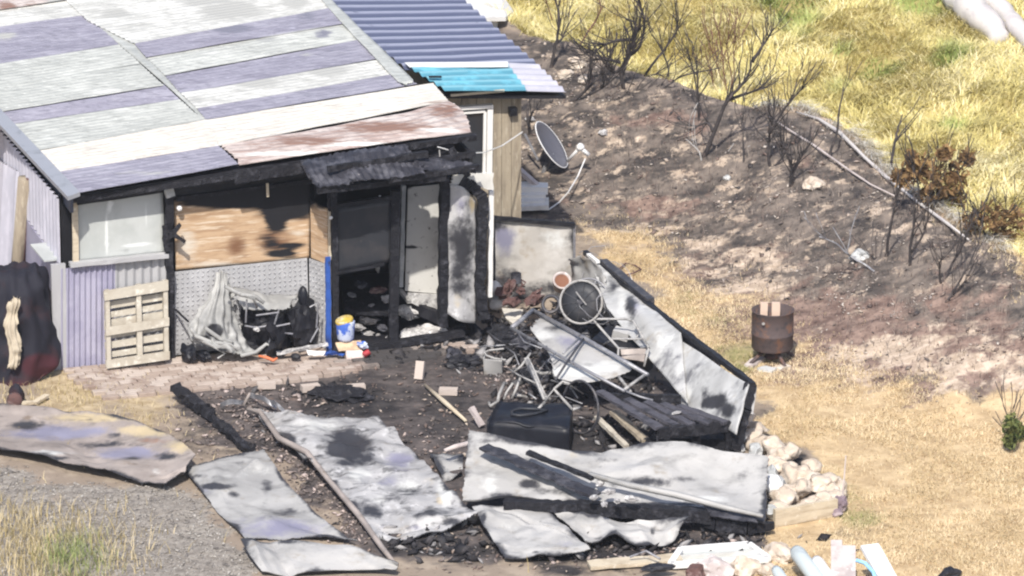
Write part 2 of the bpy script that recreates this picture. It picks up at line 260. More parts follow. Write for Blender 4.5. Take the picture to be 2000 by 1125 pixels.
# ------------------------------------------------------------------ mesh collector
class MB:
    def __init__(s): s.v = []; s.f = []; s.a = {}
    def add(s, vs, fs, **attrs):
        o = len(s.v); s.v += [Vector(v) for v in vs]; s.f += [tuple(i+o for i in f) for f in fs]
        for k in attrs:
            s.a.setdefault(k, {})
            for i, val in enumerate(attrs[k]): s.a[k][o+i] = val
        return o
    def box(s, c, x, y, z, **kw):
        c, x, y, z = (Vector(q) for q in (c, x, y, z))
        vs = [c+x*i+y*j+z*k for k in (-1, 1) for j in (-1, 1) for i in (-1, 1)]
        s.add(vs, [(0, 2, 3, 1), (4, 5, 7, 6), (0, 1, 5, 4), (2, 6, 7, 3), (0, 4, 6, 2), (1, 3, 7, 5)], **kw)
    def beam(s, p0, p1, w, h, up=(0, 0, 1), seg=1, jit=0.0, taper=1.0):
        p0, p1 = Vector(p0), Vector(p1); d = (p1-p0).normalized(); up = Vector(up)
        if abs(d.dot(up)) > 0.95: up = Vector((0.3, 1, 0)).normalized()
        sx = d.cross(up).normalized(); sz = sx.cross(d)
        vs = []
        for i in range(seg+1):
            c = p0.lerp(p1, i/seg); k = 1+(taper-1)*i/seg
            for q, r in ((-1, -1), (1, -1), (1, 1), (-1, 1)):
                j1, j2 = (random.uniform(-jit, jit) for _ in range(2))
                vs.append(c+sx*(q*w/2*k+j1)+sz*(r*h/2*k+j2))
        fs = [(3, 2, 1, 0), tuple(4*seg+q for q in range(4))]
        for i in range(seg):
            for q in range(4): fs.append((4*i+q, 4*i+(q+1) % 4, 4*i+4+(q+1) % 4, 4*i+4+q))
        s.add(vs, fs)
    def tube(s, pts, r, n=8, closed=False):
        pts = [Vector(p) for p in pts]; m = len(pts)
        rad = r if isinstance(r, (list, tuple)) else [r]*m
        vs = []; prev = None
        for i, p in enumerate(pts):
            if closed: d = pts[(i+1) % m]-pts[i-1]
            else: d = pts[min(i+1, m-1)]-pts[max(i-1, 0)]
            d = d.normalized() if d.length > 1e-9 else Vector((0, 0, 1))
            if prev is None:
                a = Vector((0, 0, 1)) if abs(d.z) < 0.9 else Vector((1, 0, 0)); x = d.cross(a).normalized()
            else:
                x = prev-d*prev.dot(d); x = x.normalized() if x.length > 1e-6 else d.orthogonal().normalized()
            prev = x; y = d.cross(x)
            vs += [p+(x*cos(2*pi*k/n)+y*sin(2*pi*k/n))*rad[i] for k in range(n)]
        fs = []
        for i in range(m if closed else m-1):
            j = (i+1) % m
            for k in range(n): fs.append((i*n+k, i*n+(k+1) % n, j*n+(k+1) % n, j*n+k))
        if not closed: fs += [tuple(range(n-1, -1, -1)), tuple((m-1)*n+k for k in range(n))]
        s.add(vs, fs)
    def lathe(s, c, prof, n=24, ax=(0, 0, 1), cap0=True, cap1=True):
        c = Vector(c); ax = Vector(ax).normalized(); x = ax.orthogonal().normalized(); y = ax.cross(x)
        vs = []; m = len(prof)
        for r, h in prof: vs += [c+ax*h+(x*cos(2*pi*k/n)+y*sin(2*pi*k/n))*r for k in range(n)]
        fs = []
        for i in range(m-1):
            for k in range(n): fs.append((i*n+k, i*n+(k+1) % n, (i+1)*n+(k+1) % n, (i+1)*n+k))
        if cap0: fs.append(tuple(range(n-1, -1, -1)))
        if cap1: fs.append(tuple((m-1)*n+k for k in range(n)))
        s.add(vs, fs)
    def rock(s, c, r, sc=(1, 1, 1), rough=0.25, sub=2, freq=1.3):
        b = bmesh.new(); bmesh.ops.create_icosphere(b, subdivisions=sub, radius=1.0)
        sd_ = Vector((random.uniform(-50, 50), random.uniform(-50, 50), random.uniform(-50, 50)))
        rz = random.uniform(0, 6.28); vs = []
        for v in b.verts:
            p = v.co.copy(); k = 1+rough*(mnoise.noise(p*freq+sd_)*1.4+0.5*mnoise.noise(p*freq*2.7+sd_))
            q = Vector((p.x*sc[0], p.y*sc[1], p.z*sc[2]))*k*r
            vs.append(Vector(c)+Vector((q.x*cos(rz)-q.y*sin(rz), q.x*sin(rz)+q.y*cos(rz), q.z)))
        fs = [tuple(w.index for w in f.verts) for f in b.faces]; b.free(); s.add(vs, fs)
    def build(s, name, m, parent=None, base=None, smooth=False):
        me = bpy.data.meshes.new(name)
        if parent is not None: b0 = parent['_base']
        else: b0 = base if base is not None else Vector((sum(v.x for v in s.v)/len(s.v), sum(v.y for v in s.v)/len(s.v), min(v.z for v in s.v)))
        b0 = Vector(b0)
        me.from_pydata([v-b0 for v in s.v], [], s.f); me.validate(); me.update()
        for k, d in s.a.items():
            at = me.attributes.new(k, 'FLOAT', 'POINT'); arr = [0.0]*len(s.v)
            for i, val in d.items(): arr[i] = val
            at.data.foreach_set('value', arr)
        me.materials.append(m)
        if smooth: me.polygons.foreach_set('use_smooth', [True]*len(me.polygons))
        o = bpy.data.objects.new(name, me); COL.objects.link(o); o['_base'] = tuple(b0)
        if parent is not None: o.parent = parent
        else: o.location = b0
        return o
def tag(o, label, cat, group=None, kind=None):
    if label: o['label'] = label
    if cat: o['category'] = cat
    if group: o['group'] = group
    if kind: o['kind'] = kind
    return o
def thing(name, base, label, cat, group=None):
    o = bpy.data.objects.new(name, None); COL.objects.link(o); o.location = base; o['_base'] = tuple(base)
    o.empty_display_size = 0.1
    return tag(o, label, cat, group)

# sheets: a net of control points, smooth in between, dented, with real thickness
def catmull(P, t):
    n = len(P)
    if n == 2: return P[0].lerp(P[1], t)
    x = t*(n-1); i = min(int(x), n-2); u = x-i
    p1, p2 = P[i], P[i+1]; p0 = P[i-1] if i > 0 else p1*2-p2; p3 = P[i+2] if i+2 < n else p2*2-p1
    return 0.5*((2*p1)+(p2-p0)*u+(2*p0-5*p1+4*p2-p3)*u*u+(3*p1-p0-3*p2+p3)*u**3)
def sheet(mb, rows, nu=24, nv=12, dent=0.02, freq=1.6, thick=0.012, corr=None, marks=None, fray=0.0, seed=0, crease=0.0, edge=0.0, folds=0):
    """rows: control rows (each a list of world points). corr=(pitch, amp, 'u' or 'v'). marks: {attr: [(px, py, rx, ry, strength)]}"""
    grid = []
    sdv = Vector((seed*7.3, seed*3.1, seed*1.7))
    for j in range(nv+1):
        v = j/nv; row = []
        for i in range(nu+1):
            u = i/nu
            uu = u; vv = v
            if fray and (i in (0, nu)): uu = min(1, max(0, u+(fray*random.uniform(0, 1) if i == 0 else -fray*random.uniform(0, 1))))
            if fray and (j in (0, nv)): vv = min(1, max(0, v+(fray*random.uniform(0, 1) if j == 0 else -fray*random.uniform(0, 1))))
            row.append(catmull([catmull(r, uu) for r in rows], vv))
        grid.append(row)
    nor = []
    for j in range(nv+1):
        nr = []
        for i in range(nu+1):
            du = grid[j][min(i+1, nu)]-grid[j][max(i-1, 0)]; dv = grid[min(j+1, nv)][i]-grid[max(j-1, 0)][i]
            q = du.cross(dv)
            nr.append(q.normalized() if q.length > 1e-9 else Vector((0, 0, 1)))
        nor.append(nr)
    if nor[nv//2][nu//2].dot(CAM-grid[nv//2][nu//2]) < 0: nor = [[-q for q in r] for r in nor]
    ulen = sum((grid[nv//2][i+1]-grid[nv//2][i]).length for i in range(nu)); vlen = sum((grid[j+1][nu//2]-grid[j][nu//2]).length for j in range(nv))
    top = []; bot = []; crest = []; FL = []
    for _ in range(folds):
        u0, v0 = random.random(), random.random(); a_ = random.uniform(0, pi); FL.append((u0*ulen, v0*vlen, -sin(a_), cos(a_), random.choice([-1, 1])*random.uniform(.018, .045), random.uniform(.06, .22), random.uniform(.3, .9)))
    for j in range(nv+1):
        for i in range(nu+1):
            p = grid[j][i]; n = nor[j][i]; d = 0.0
            if dent: d += dent*(mnoise.noise(p*freq+sdv)+0.5*mnoise.noise(p*freq*2.3+sdv))
            if crease: d += crease*(0.35-abs(mnoise.noise(p*freq*0.9+sdv*1.7)))
            for (fu, fv, fx, fy, fh, fw_, fl) in FL:
                au, av = i/nu*ulen-fu, j/nv*vlen-fv; dn = abs(au*fx+av*fy); dt = abs(au*fy-av*fx)
                if dn < fw_ and dt < fl: d += fh*(1-dn/fw_)*(1-dt/fl)
            if corr:
                w = (i/nu*ulen if corr[2] == 'u' else j/nv*vlen)
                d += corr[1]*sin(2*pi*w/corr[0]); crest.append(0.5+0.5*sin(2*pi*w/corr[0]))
            top.append(p+n*d); bot.append(p+n*(d-thick))
    m = (nu+1)*(nv+1); vs = top+bot; fs = []
    flip = (top[1]-top[0]).cross(top[nu+1]-top[0]).dot(nor[0][0]) < 0
    def q(a, b, c, d): fs.append((a, b, c, d) if not flip else (d, c, b, a))
    for j in range(nv):
        for i in range(nu):
            a = j*(nu+1)+i; q(a, a+1, a+nu+2, a+nu+1); q(m+a, m+a+nu+1, m+a+nu+2, m+a+1)
    for i in range(nu):
        a = i; q(a, m+a, m+a+1, a+1); a = nv*(nu+1)+i; q(a+1, m+a+1, m+a, a)
    for j in range(nv):
        a = j*(nu+1); q(a+nu+1, m+a+nu+1, m+a, a); a = a+nu; q(a, m+a, m+a+nu+1, a+nu+1)
    at = {}
    for k, bl in (marks or {}).items():
        arr = []
        for p in vs:
            x, y = proj(p); val = 0.0
            for (cx, cy, rx, ry, st) in bl:
                e = ((x-cx)/rx)**2+((y-cy)/ry)**2
                val = max(val, st*math.exp(-e*0.9))
            arr.append(val)
        at[k] = arr
    if crest: at['crest'] = crest+crest  # rib height, drives the painted light banding of ribbed roofing
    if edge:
        m0 = (nu+1)*(nv+1); arr = at.get('soot', [0.0]*len(vs))
        for j in range(nv+1):
            for i in range(nu+1):
                e_ = min(i/nu*ulen, (1-i/nu)*ulen, j/nv*vlen, (1-j/nv)*vlen); k_ = j*(nu+1)+i
                v_ = edge*max(0.0, 1-e_/0.16)*(0.55+0.9*mnoise.noise(grid[j][i]*2.2+sdv)); arr[k_] = max(arr[k_], v_); arr[m0+k_] = 0.9
        at['soot'] = arr
    mb.add(vs, fs, **at)
def one_sheet(name, rows, m, parent=None, **kw):
    mb = MB(); sheet(mb, rows, **kw); return mb.build(name, m, parent, smooth=kw.get('corr') is None)
def quadF(pts, off): return [F(x, y, off) for x, y in pts]
def rowsF(tl, tr, br, bl, off): return [[F(*tl, off), F(*tr, off)], [F(*bl, off), F(*br, off)]]
def rowsZ(rows): return [[Pz(*p) for p in r] for r in rows]

def mesh_np(name, V, Fq, m, attrs=None, base=(0, 0, 0)):
    me = bpy.data.meshes.new(name); k = Fq.shape[1]
    me.vertices.add(len(V)); me.vertices.foreach_set('co', (V-np.array(base)).astype(np.float32).ravel())
    me.loops.add(Fq.size); me.loops.foreach_set('vertex_index', Fq.astype(np.int32).ravel())
    me.polygons.add(len(Fq)); me.polygons.foreach_set('loop_start', (np.arange(len(Fq))*k).astype(np.int32))
    me.update(calc_edges=True); me.validate()
    for a, arr in (attrs or {}).items():
        at = me.attributes.new(a, 'FLOAT', 'POINT'); at.data.foreach_set('value', arr.astype(np.float32))
    me.materials.append(m)
    o = bpy.data.objects.new(name, me); COL.objects.link(o); o.location = base; return o

# ------------------------------------------------------------------ ground
def seg_poly_sd(px, py, poly):
    """signed distance in photo units, + inside"""
    best = np.full(px.shape, 1e9); ins = np.zeros(px.shape, bool)
    n = len(poly)
    for i in range(n):
        x0, y0 = poly[i]; x1, y1 = poly[(i+1) % n]
        ex, ey = x1-x0, y1-y0; t = np.clip(((px-x0)*ex+(py-y0)*ey)/(ex*ex+ey*ey+1e-9), 0, 1)
        best = np.minimum(best, np.hypot(px-x0-t*ex, py-y0-t*ey))
        c = ((y0 > py) != (y1 > py)) & (px < (x1-x0)*(py-y0)/(y1-y0+1e-12)+x0)
        ins ^= c
    return np.where(ins, best, -best)
def pm(px, py, poly, soft): return sstep(-soft, soft, seg_poly_sd(px, py, poly))
def blobs(px, py, L):
    v = np.zeros(px.shape)
    for cx, cy, rx, ry, s in L: v = np.maximum(v, s*np.exp(-0.9*(((px-cx)/rx)**2+((py-cy)/ry)**2)))
    return v
BURNT = [(960, 20), (1100, 60), (1460, 200), (1640, 240), (1880, 440), (2100, 580), (2200, 800), (1990, 760), (1840, 770), (1700, 720), (1600, 640), (1480, 590), (1360, 540), (1280, 470), (1180, 430), (1080, 425), (900, 420), (860, 60)]
def zones(P, X, Y):
    px, py = proj_np(P); d = crest_dist(X, Y)
    jx = px+(fbm(X*1.6, Y*1.6, 41, 5)-0.5)*230; jy = py+(fbm(X*1.6, Y*1.6, 57, 5)-0.5)*120
    burnt = pm(jx, jy, BURNT, 48)*(1-sstep(-0.15, 0.1, d+(fbm(X*3, Y*3, 71, 3)-0.5)*0.5))
    yard = pm(jx, jy, [(380, 740), (640, 715), (900, 640), (1150, 600), (1460, 860), (1520, 1030), (1500, 1110), (900, 1120), (700, 1100), (540, 900), (340, 780)], 40)
    gravel = pm(jx, jy, [(-300, 930), (330, 950), (480, 1060), (560, 1180), (-300, 1250)], 30)
    lawn = np.clip(pm(jx, jy, [(1120, 430), (2300, 400), (2300, 1300), (1250, 1300), (1480, 1060), (1620, 960), (1440, 780), (1180, 500)], 40), 0, 1)*(1-burnt)
    green = blobs(jx, jy, [(1430, 690, 70, 60, 0.8), (1350, 600, 60, 40, .5), (1660, 990, 90, 40, 0.7), (1640, 930, 60, 40, .6), (120, 1100, 130, 70, 0.9), (1570, 850, 90, 40, .4), (1480, 830, 60, 40, .4)])
    dark = blobs(jx, jy, [(1080, 110, 80, 60, .55), (1250, 190, 150, 40, .5), (1470, 285, 160, 50, .5), (1110, 280, 110, 50, .42), (1650, 400, 120, 50, .42), (1450, 420, 140, 30, .45), (1780, 560, 120, 30, .42), (1620, 560, 100, 30, .45), (1680, 1030, 130, 22, .5), (700, 780, 120, 40, .9), (880, 800, 140, 60, .7), (1200, 1090, 320, 40, 1), (860, 1080, 160, 40, .9), (950, 660, 130, 50, 1), (680, 770, 70, 20, 1), (420, 860, 90, 90, .6), (900, 700, 160, 30, .8), (1250, 880, 300, 90, 1), (1525, 945, 44, 44, 1.1)])
    pale = np.maximum(blobs(jx, jy, [(1750, 690, 280, 80, .62), (1400, 510, 220, 60, .54), (1240, 440, 140, 26, .62), (1400, 460, 110, 24, .5), (1700, 660, 160, 34, .52), (1820, 700, 180, 60, .66), (1480, 560, 160, 44, .6), (1840, 455, 80, 18, .62), (1600, 540, 160, 40, .34), (1900, 640, 110, 40, .5), (1150, 370, 90, 22, .5), (1900, 750, 140, 40, .6), (1270, 210, 60, 24, .42), (1130, 150, 40, 30, .5), (1320, 330, 160, 40, .34), (1480, 360, 120, 30, .44), (1700, 400, 40, 20, .5), (1200, 260, 120, 40, .4), (1350, 400, 120, 24, .42)]),
                      0.62*sstep(-0.25, -0.02, d)*(px > 1480)*(px < 1960))
    redd = blobs(jx, jy, [(1620, 630, 280, 90, .8), (1860, 690, 220, 90, .85), (1350, 520, 160, 50, .6), (1950, 560, 120, 60, .5), (1650, 700, 190, 50, .9), (1250, 400, 140, 24, .8), (1550, 640, 120, 40, .8), (1350, 560, 100, 30, .7), (1290, 230, 80, 30, .9), (1900, 600, 140, 60, .6), (1180, 330, 90, 20, .4), (1640, 300, 60, 30, .3), (580, 780, 150, 18, .5), (300, 850, 90, 40, .4), (1800, 760, 120, 40, .7)])
    straw = blobs(jx, jy, [(120, 770, 110, 45, .9), (250, 800, 110, 40, .7), (60, 1090, 90, 90, .8), (300, 860, 90, 60, .5), (1540, 1050, 80, 40, .7), (1300, 1115, 140, 20, .5)])
    far = sstep(0.1, 0.6, d)
    return dict(burnt=burnt, yard=yard, gravel=gravel, lawn=lawn, green=green, dark=dark, pale=pale*(1-far), reddish=redd, straw=straw, meadow=far)
def axis(lo, hi, step, far):
    mid = np.arange(lo, hi+1e-6, step); g = []; s = step; x = hi
    while x < far:
        s *= 1.35; x += s; g.append(x)
    g = np.array(g); l = lo-(g-hi)
    return np.concatenate([l[::-1], mid, g])
gx = axis(-6.6, 7.2, 0.05, 250); gy = axis(-11.2, 15.0, 0.06, 300)
GX, GY = np.meshgrid(gx, gy); gX = GX.ravel(); gY = GY.ravel()
gZ = np.minimum(height(gX, gY), 14)
gP = np.stack([gX, gY, gZ], 1)
zn = zones(gP, gX, gY)
gZ = gZ+zn['burnt']*(fbm(gX*7, gY*7, 21, 3)-0.5)*0.05+zn['yard']*(fbm(gX*8, gY*8, 22, 3)-0.5)*0.035+zn['gravel']*(fbm(gX*14, gY*14, 23, 2)-0.5)*0.03
gP[:, 2] = gZ
nx_, ny_ = len(gx), len(gy)
idx = np.arange(nx_*ny_).reshape(ny_, nx_)
gF = np.stack([idx[:-1, :-1].ravel(), idx[:-1, 1:].ravel(), idx[1:, 1:].ravel(), idx[1:, :-1].ravel()], 1)
M['ground'] = mat('bare_dirt_ground', (0.26, 0.21, 0.165), (
    ('n', (0.34, 0.28, 0.22), 3, 0.45, 0.65, I3), ('n', (0.16, 0.13, 0.105), 8, 0.55, 0.7, I3),
    ('b', 'straw', (0.30, 0.23, 0.14), (0.48, 0.39, 0.26), 8, 0.8, 0.3, 0.75, 6),
    ('b', 'lawn', (0.40, 0.29, 0.17), (0.60, 0.46, 0.28), 5, 0.6, 0.3, 0.7, 2.6),
    ('b', 'green', (0.22, 0.21, 0.09), (0.36, 0.31, 0.16), 5, 0.6, 0.3, 0.9, 5),
    ('b', 'burnt', (0.052, 0.046, 0.044), (0.215, 0.178, 0.150), 2.0, 1.5, 0.22, 0.70, 2.0),
    ('b', 'burnt', (0.30, 0.235, 0.185), (0.50, 0.41, 0.32), 3.2, 2.6, 1.08, 1.30, 7), ('b', 'burnt', (0.026, 0.024, 0.026), (0.055, 0.05, 0.052), 3.4, 2.6, 1.15, 1.45, 8),
    ('b', 'yard', (0.055, 0.048, 0.048), (0.135, 0.115, 0.108), 6, 0.6, 0.3, 0.7, 3.5),
    ('b', 'reddish', (0.12, 0.08, 0.068), (0.30, 0.215, 0.175), 2.6, 1.7, 0.32, 0.70, 5),
    ('b', 'pale', (0.36, 0.28, 0.21), (0.60, 0.49, 0.39), 2.4, 2.2, 0.36, 0.66, 6),
    ('b', 'dark', (0.020, 0.019, 0.021), (0.055, 0.050, 0.050), 6, 0.8, 0.35, 0.8, 5),
    ('b', 'gravel', (0.19, 0.17, 0.15), (0.33, 0.30, 0.265), 5, 0.5, 0.3, 0.7, 9),
    ('b', 'meadow', (0.30, 0.24, 0.09), (0.44, 0.36, 0.15), 4, 0.3, 0.3, 0.7, 3),
    ('n', (0.05, 0.045, 0.046), 11, 0.64, 0.76, (1, 1.3, 1)), ('n', (0.46, 0.40, 0.34), 19, 0.68, 0.78, (1, 1.3, 1))), rough=0.95, bump=(22, 0.45), spec=0.15)
o = mesh_np('ground', gP, gF, M['ground'], zn); o['kind'] = 'structure'
o.data.polygons.foreach_set('use_smooth', [True]*len(o.data.polygons))
# ------------------------------------------------------------------ the burnt shed
shed = thing('burnt_shed', W(2.4, 0, 0), 'fire damaged shed with patchwork sheet roof and burnt out doorway', 'shed')
RL = F(145, 378, -0.30); RR = F(921, 262, -0.42)
aR = (RR-ORG).dot(E1); aL = (RL-ORG).dot(E1)
RB = FA(652, 0, aR)
RN = (RR-RL).cross(RB-RL).normalized()
if RN.z < 0: RN = -RN
def R(px, py, lift=0.0): return plane_hit(px, py, RL+RN*lift, RN)
RBACK = RB+(RB-RR).normalized()*2.5; LBACK = RL+(RBACK-RR)
# roof deck
mb = MB(); d0 = RN*-0.035; d1 = RN*-0.10
ins = (RR-RL).normalized()*0.04; fwd = (RBACK-RR).normalized()*0.06
q = [RL+ins+fwd, RR-ins*3+fwd, RBACK-ins*3, LBACK+ins]
mb.add([p+d0 for p in q]+[p+d1 for p in q], [(0, 1, 2, 3), (7, 6, 5, 4), (0, 4, 5, 1), (1, 5, 6, 2), (2, 6, 7, 3), (3, 7, 4, 0)])
roof = mb.build('roof', M['char_plain'], shed)
_k = [0]
def rsheet(tl, tr, br, bl, m, marks=None, lift=None, ribs=0.0065, pitch=0.12, mid=None, dent=0.012):
    _k[0] += 1; lf = 0.006+0.0035*(_k[0] % 5) if lift is None else lift
    top = [R(*tl, lf), R(*tr, lf)]; bot = [R(*bl, lf+0.006), R(*br, lf+0.006)]
    rows = [top, bot] if mid is None else [top, [R(*mid[0], lf), R(*mid[1], lf)], bot]
    w = (bot[0]-top[0]).length
    o = one_sheet('roof_sheet', rows, m, roof, nu=26, nv=max(10, int(w/pitch*6)), dent=dent, freq=0.8, thick=0.004, corr=(pitch, ribs, 'v'), marks=marks, seed=_k[0], fray=0.004)
    o['_base'] = tuple(shed['_base']); return o
def seam(y): return 131+(y-0)*(402-131)/233.0
def sm(y): return (seam(y), y)
# right hand bay, back to front
P_, G_, Wt = M['roof_purple'], M['roof_grey'], M['roof_white']
rsheet((40, -78), (585, -170), (600, -95), (100, -25), G_)
rsheet((100, -25), (605, -100), (634, -25), (172, 42), Wt, {'grey': [(225, 28, 40, 14, .9), (400, -5, 60, 25, 1), (330, 10, 20, 14, .4)]})
rsheet((172, 42), (634, -25), (654, 14), (262, 85), Wt, {'grey': [(450, 20, 70, 22, 1), (575, 5, 30, 14, 1), (200, 60, 30, 12, .5), (480, 25, 50, 14, .8)]})
rsheet((262, 85), (654, 14), (686, 44), (285, 112), P_, {'dark': [(450, 55, 50, 12, 1), (600, 30, 30, 16, .7)]})
rsheet((285, 112), (686, 44), (712, 76), (322, 149), G_, {'dark': [(630, 66, 22, 12, .8), (520, 78, 40, 8, .5)], 'white': [(420, 100, 90, 14, .6), (560, 70, 50, 12, .55)]})
rsheet((322, 149), (712, 76), (752, 114), (352, 182), P_, {'grey': [(600, 105, 30, 8, .5)]})
rsheet((352, 182), (752, 114), (788, 142), (384, 212), Wt, {'grey': [(500, 160, 60, 14, .9), (640, 138, 60, 14, .9), (380, 195, 30, 12, .7)]})
rsheet((384, 212), (788, 142), (815, 164), (402, 233), P_, {'dark': [(620, 185, 80, 10, .5)]})
# left hand bay
rsheet((-260, -16), (60, -60), (131, 0), (-260, 56), M['roof_rust'], {'rust': [(12, 12, 22, 10, 1), (60, 6, 14, 8, .8), (90, 20, 40, 8, .5)], 'grey': [(110, 5, 30, 18, .8)]})
rsheet((-260, 56), (131, 0), (166, 28), (-260, 90), Wt, {'grey': [(90, 24, 40, 8, .7)]})
rsheet((-260, 90), (166, 28), (200, 56), (-260, 130), P_, {'grey': [(10, 70, 30, 10, .8)]})
rsheet((-260, 130), (200, 56), (233, 86), (-260, 168), P_)
rsheet((-260, 168), (233, 86), (276, 125), (-260, 212), G_)
rsheet((-260, 212), (276, 125), (321, 166), (-260, 260), G_, {'white': [(200, 178, 110, 10, .6), (60, 195, 60, 14, .5)]})
rsheet((-260, 258), (321, 166), (352, 194), (0, 246), P_)
rsheet((10, 245), (352, 194), (376, 215), (52, 268), G_, {'white': [(250, 215, 60, 8, .6)]})
rsheet((52, 268), (376, 215), (402, 233), (74, 294), G_)
one_sheet('seam_flashing', [[R(10, -110, .004), R(70, -110, .004)], [R(131, 0, .004), R(185, 0, .004)], [R(240, 93, .004), R(285, 93, .004)], [R(340, 180, .004), R(380, 180, .004)], [R(399, 236, .004), R(410, 232, .004)]], M['roof_grey'], roof, nu=4, nv=30, dent=.004, thick=.004)
one_sheet('edge_flashing', [[R(606, -60, .035), R(650, 0, .035), R(733, 82, .035), R(816, 164, .035)], [R(585, -60, .038), R(630, 2, .038), R(706, 86, .038), R(786, 169, .038)]], M['roof_grey'], roof, nu=30, nv=4, dent=.01, thick=.005, fray=.05)
# the cream sheets running across both bays
rsheet((74, 294), (404, 232), (428, 284), (114, 335), M['roof_cream'], lift=0.034, ribs=0.003)
rsheet((402, 233), (846, 162), (878, 198), (427, 285), M['roof_cream'], {'dark': [(650, 195, 5, 9, .6)], 'rust': [(860, 200, 40, 8, .6), (780, 222, 80, 6, .5)]}, lift=0.036, ribs=0.003)
rsheet((114, 335), (427, 284), (467, 321), (155, 376), M['roof_purple'], {'grey': [(300, 338, 120, 8, .5)]}, lift=0.030)
# rusting eave sheet with curled right end
mbq = MB()
rows = [[R(427, 284, .03), R(560, 262, .035), R(700, 237, .035), R(800, 218, .04), R(878, 196, .045)],
        [R(440, 296, .03), R(575, 276, .04), R(715, 252, .045), R(815, 234, .05), R(898, 208, .045)],
        [R(455, 309, .03), R(590, 290, .04), R(725, 266, .045), R(825, 252, .04), R(914, 230, .02)],
        [R(467, 322, .03), R(600, 303, .03), R(735, 282, .02), R(830, 270, .0), R(923, 258, -.03)]]
sheet(mbq, rows, nu=40, nv=48, dent=0.03, freq=1.2, thick=0.005, corr=(0.13, 0.009, 'v'), seed=33, fray=0.012,
      marks={'rust': [(600, 275, 90, 12, .9), (750, 248, 110, 14, 1), (870, 215, 40, 16, .9), (520, 286, 60, 8, .6)], 'white': [(560, 300, 120, 5, 1), (700, 281, 90, 5, 1), (860, 254, 60, 6, .9)], 'soot': [(890, 225, 24, 10, .5), (480, 318, 30, 6, .5)]})
o = mbq.build('roof_sheet', M['roof_rust'], roof); o['label'] = 'rust streaked eave sheet curling up at its right end'
# rake flashing + fascia
mb = MB()
fl = [R(155, 376, .045), R(136, 385, .045), R(-230, 48, .045), R(-216, 40, .045)]
fl = [R(156, 375, .05), R(132, 384, .05), R(-60, 180, .05), R(-30, 180, .05)]
mb.add(fl+[p-RN*0.05 for p in fl], [(0, 1, 2, 3), (0, 4, 5, 1), (1, 5, 6, 2), (3, 2, 6, 7), (0, 3, 7, 4), (4, 7, 6, 5)])
mb.build('rake_flashing', M['trim_grey'], roof)
mb = MB()
p0 = RL-E1*0.03+N1*0.0-Z1*0.13; p1 = p0+(LBACK-RL)
mb.beam(p0, p1, 0.035, 0.2); mb.build('rake_board', M['trim_dark'], roof)
mb = MB(); mb.beam(RL+N1*0.05-Z1*0.09-E1*0.01, RL.lerp(RR, 0.40)+N1*0.05-Z1*0.1, 0.03, 0.07, seg=12, jit=0.002)
mb.beam(RL.lerp(RR, 0.40)+N1*0.05-Z1*0.10, RR+N1*0.05-Z1*0.14-E1*0.2, 0.05, 0.15, seg=20, jit=0.012); mb.build('eave_board', M['char'], roof)
mb = MB(); mb.beam(F(150, 392, -.06), F(620, 322, -.06), 0.05, 0.1, seg=16, jit=.003); mb.build('wall_plate', M['char_plain'], shed)

# inner lining that keeps the inside dark, floor, side walls
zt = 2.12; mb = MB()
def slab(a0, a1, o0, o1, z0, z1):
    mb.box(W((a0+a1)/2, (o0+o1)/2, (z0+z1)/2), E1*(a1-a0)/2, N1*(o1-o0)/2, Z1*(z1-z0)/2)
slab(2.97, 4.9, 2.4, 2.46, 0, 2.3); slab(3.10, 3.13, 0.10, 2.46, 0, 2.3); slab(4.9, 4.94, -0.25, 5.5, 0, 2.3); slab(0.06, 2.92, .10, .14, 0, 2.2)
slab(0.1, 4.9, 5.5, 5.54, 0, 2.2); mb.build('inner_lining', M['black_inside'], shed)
mb = MB(); slab(2.98, 4.88, -0.34, 2.4, -0.05, 0.035); mb.build('floor', M['char_plain'], shed)
# left side wall: ribbed sheets above, plain below
mb = MB()
sheet(mb, [[W(0.02, 0.02, 2.08), W(0.02, 5.4, 1.9)], [W(0.02, 0.02, 1.30), W(0.02, 5.4, 1.30)]], nu=170, nv=3, dent=0, thick=0.006, corr=(0.19, 0.025, 'u'))
mb.build('side_cladding', M['pale_lilac'], shed)
mb = MB(); slab(0.0, 0.04, 0.03, 5.4, 0, 1.29); mb.build('side_wall', M['lilac'], shed)
mb = MB(); mb.beam(W(-0.01, 0.0, 0), W(-0.01, 0.0, 1.30), 0.17, 0.05, up=N1); mb.build('corner_board', M['grey_paint'], shed)
mb = MB(); mb.beam(W(-0.05, 0.12, 1.31), W(-0.08, 0.75, 1.32), 0.2, 0.02); mb.build('side_ledge', M['poly'], shed)

# bay with the cloudy window
mb = MB(); sheet(mb, rowsF((146, 388), (318, 368), (322, 496), (148, 514), 0.02), nu=20, nv=16, dent=0.008, freq=1.2, thick=0.01, seed=2,
      marks={'white': [(210, 450, 4, 60, 1), (270, 478, 60, 5, .9), (240, 395, 60, 4, .5), (285, 420, 3, 40, .6), (215, 400, 6, 20, .8)], 'soot': [(250, 490, 80, 8, .5)]})
mb.build('plastic_window', M['poly'], shed, smooth=True)
mb = MB(); mb.beam(F(146, 392, -.02), F(148, 513, -.02), 0.07, 0.03, up=N1, seg=6, jit=.002); mb.build('window_post', M['timber_pale'], shed)
mb = MB(); mb.beam(F(136, 517, -.05), F(328, 498, -.05), 0.10, 0.05, seg=10, jit=.003); mb.build('window_sill', M['grey_paint'], shed)
mb = MB(); sheet(mb, rowsF((118, 525), (225, 514), (225, 712), (118, 722), -0.02), nu=100, nv=3, dent=0.003, thick=0.006, corr=(0.066, 0.013, 'u'))
mb.build('ribbed_panel', M['lilac'], shed)
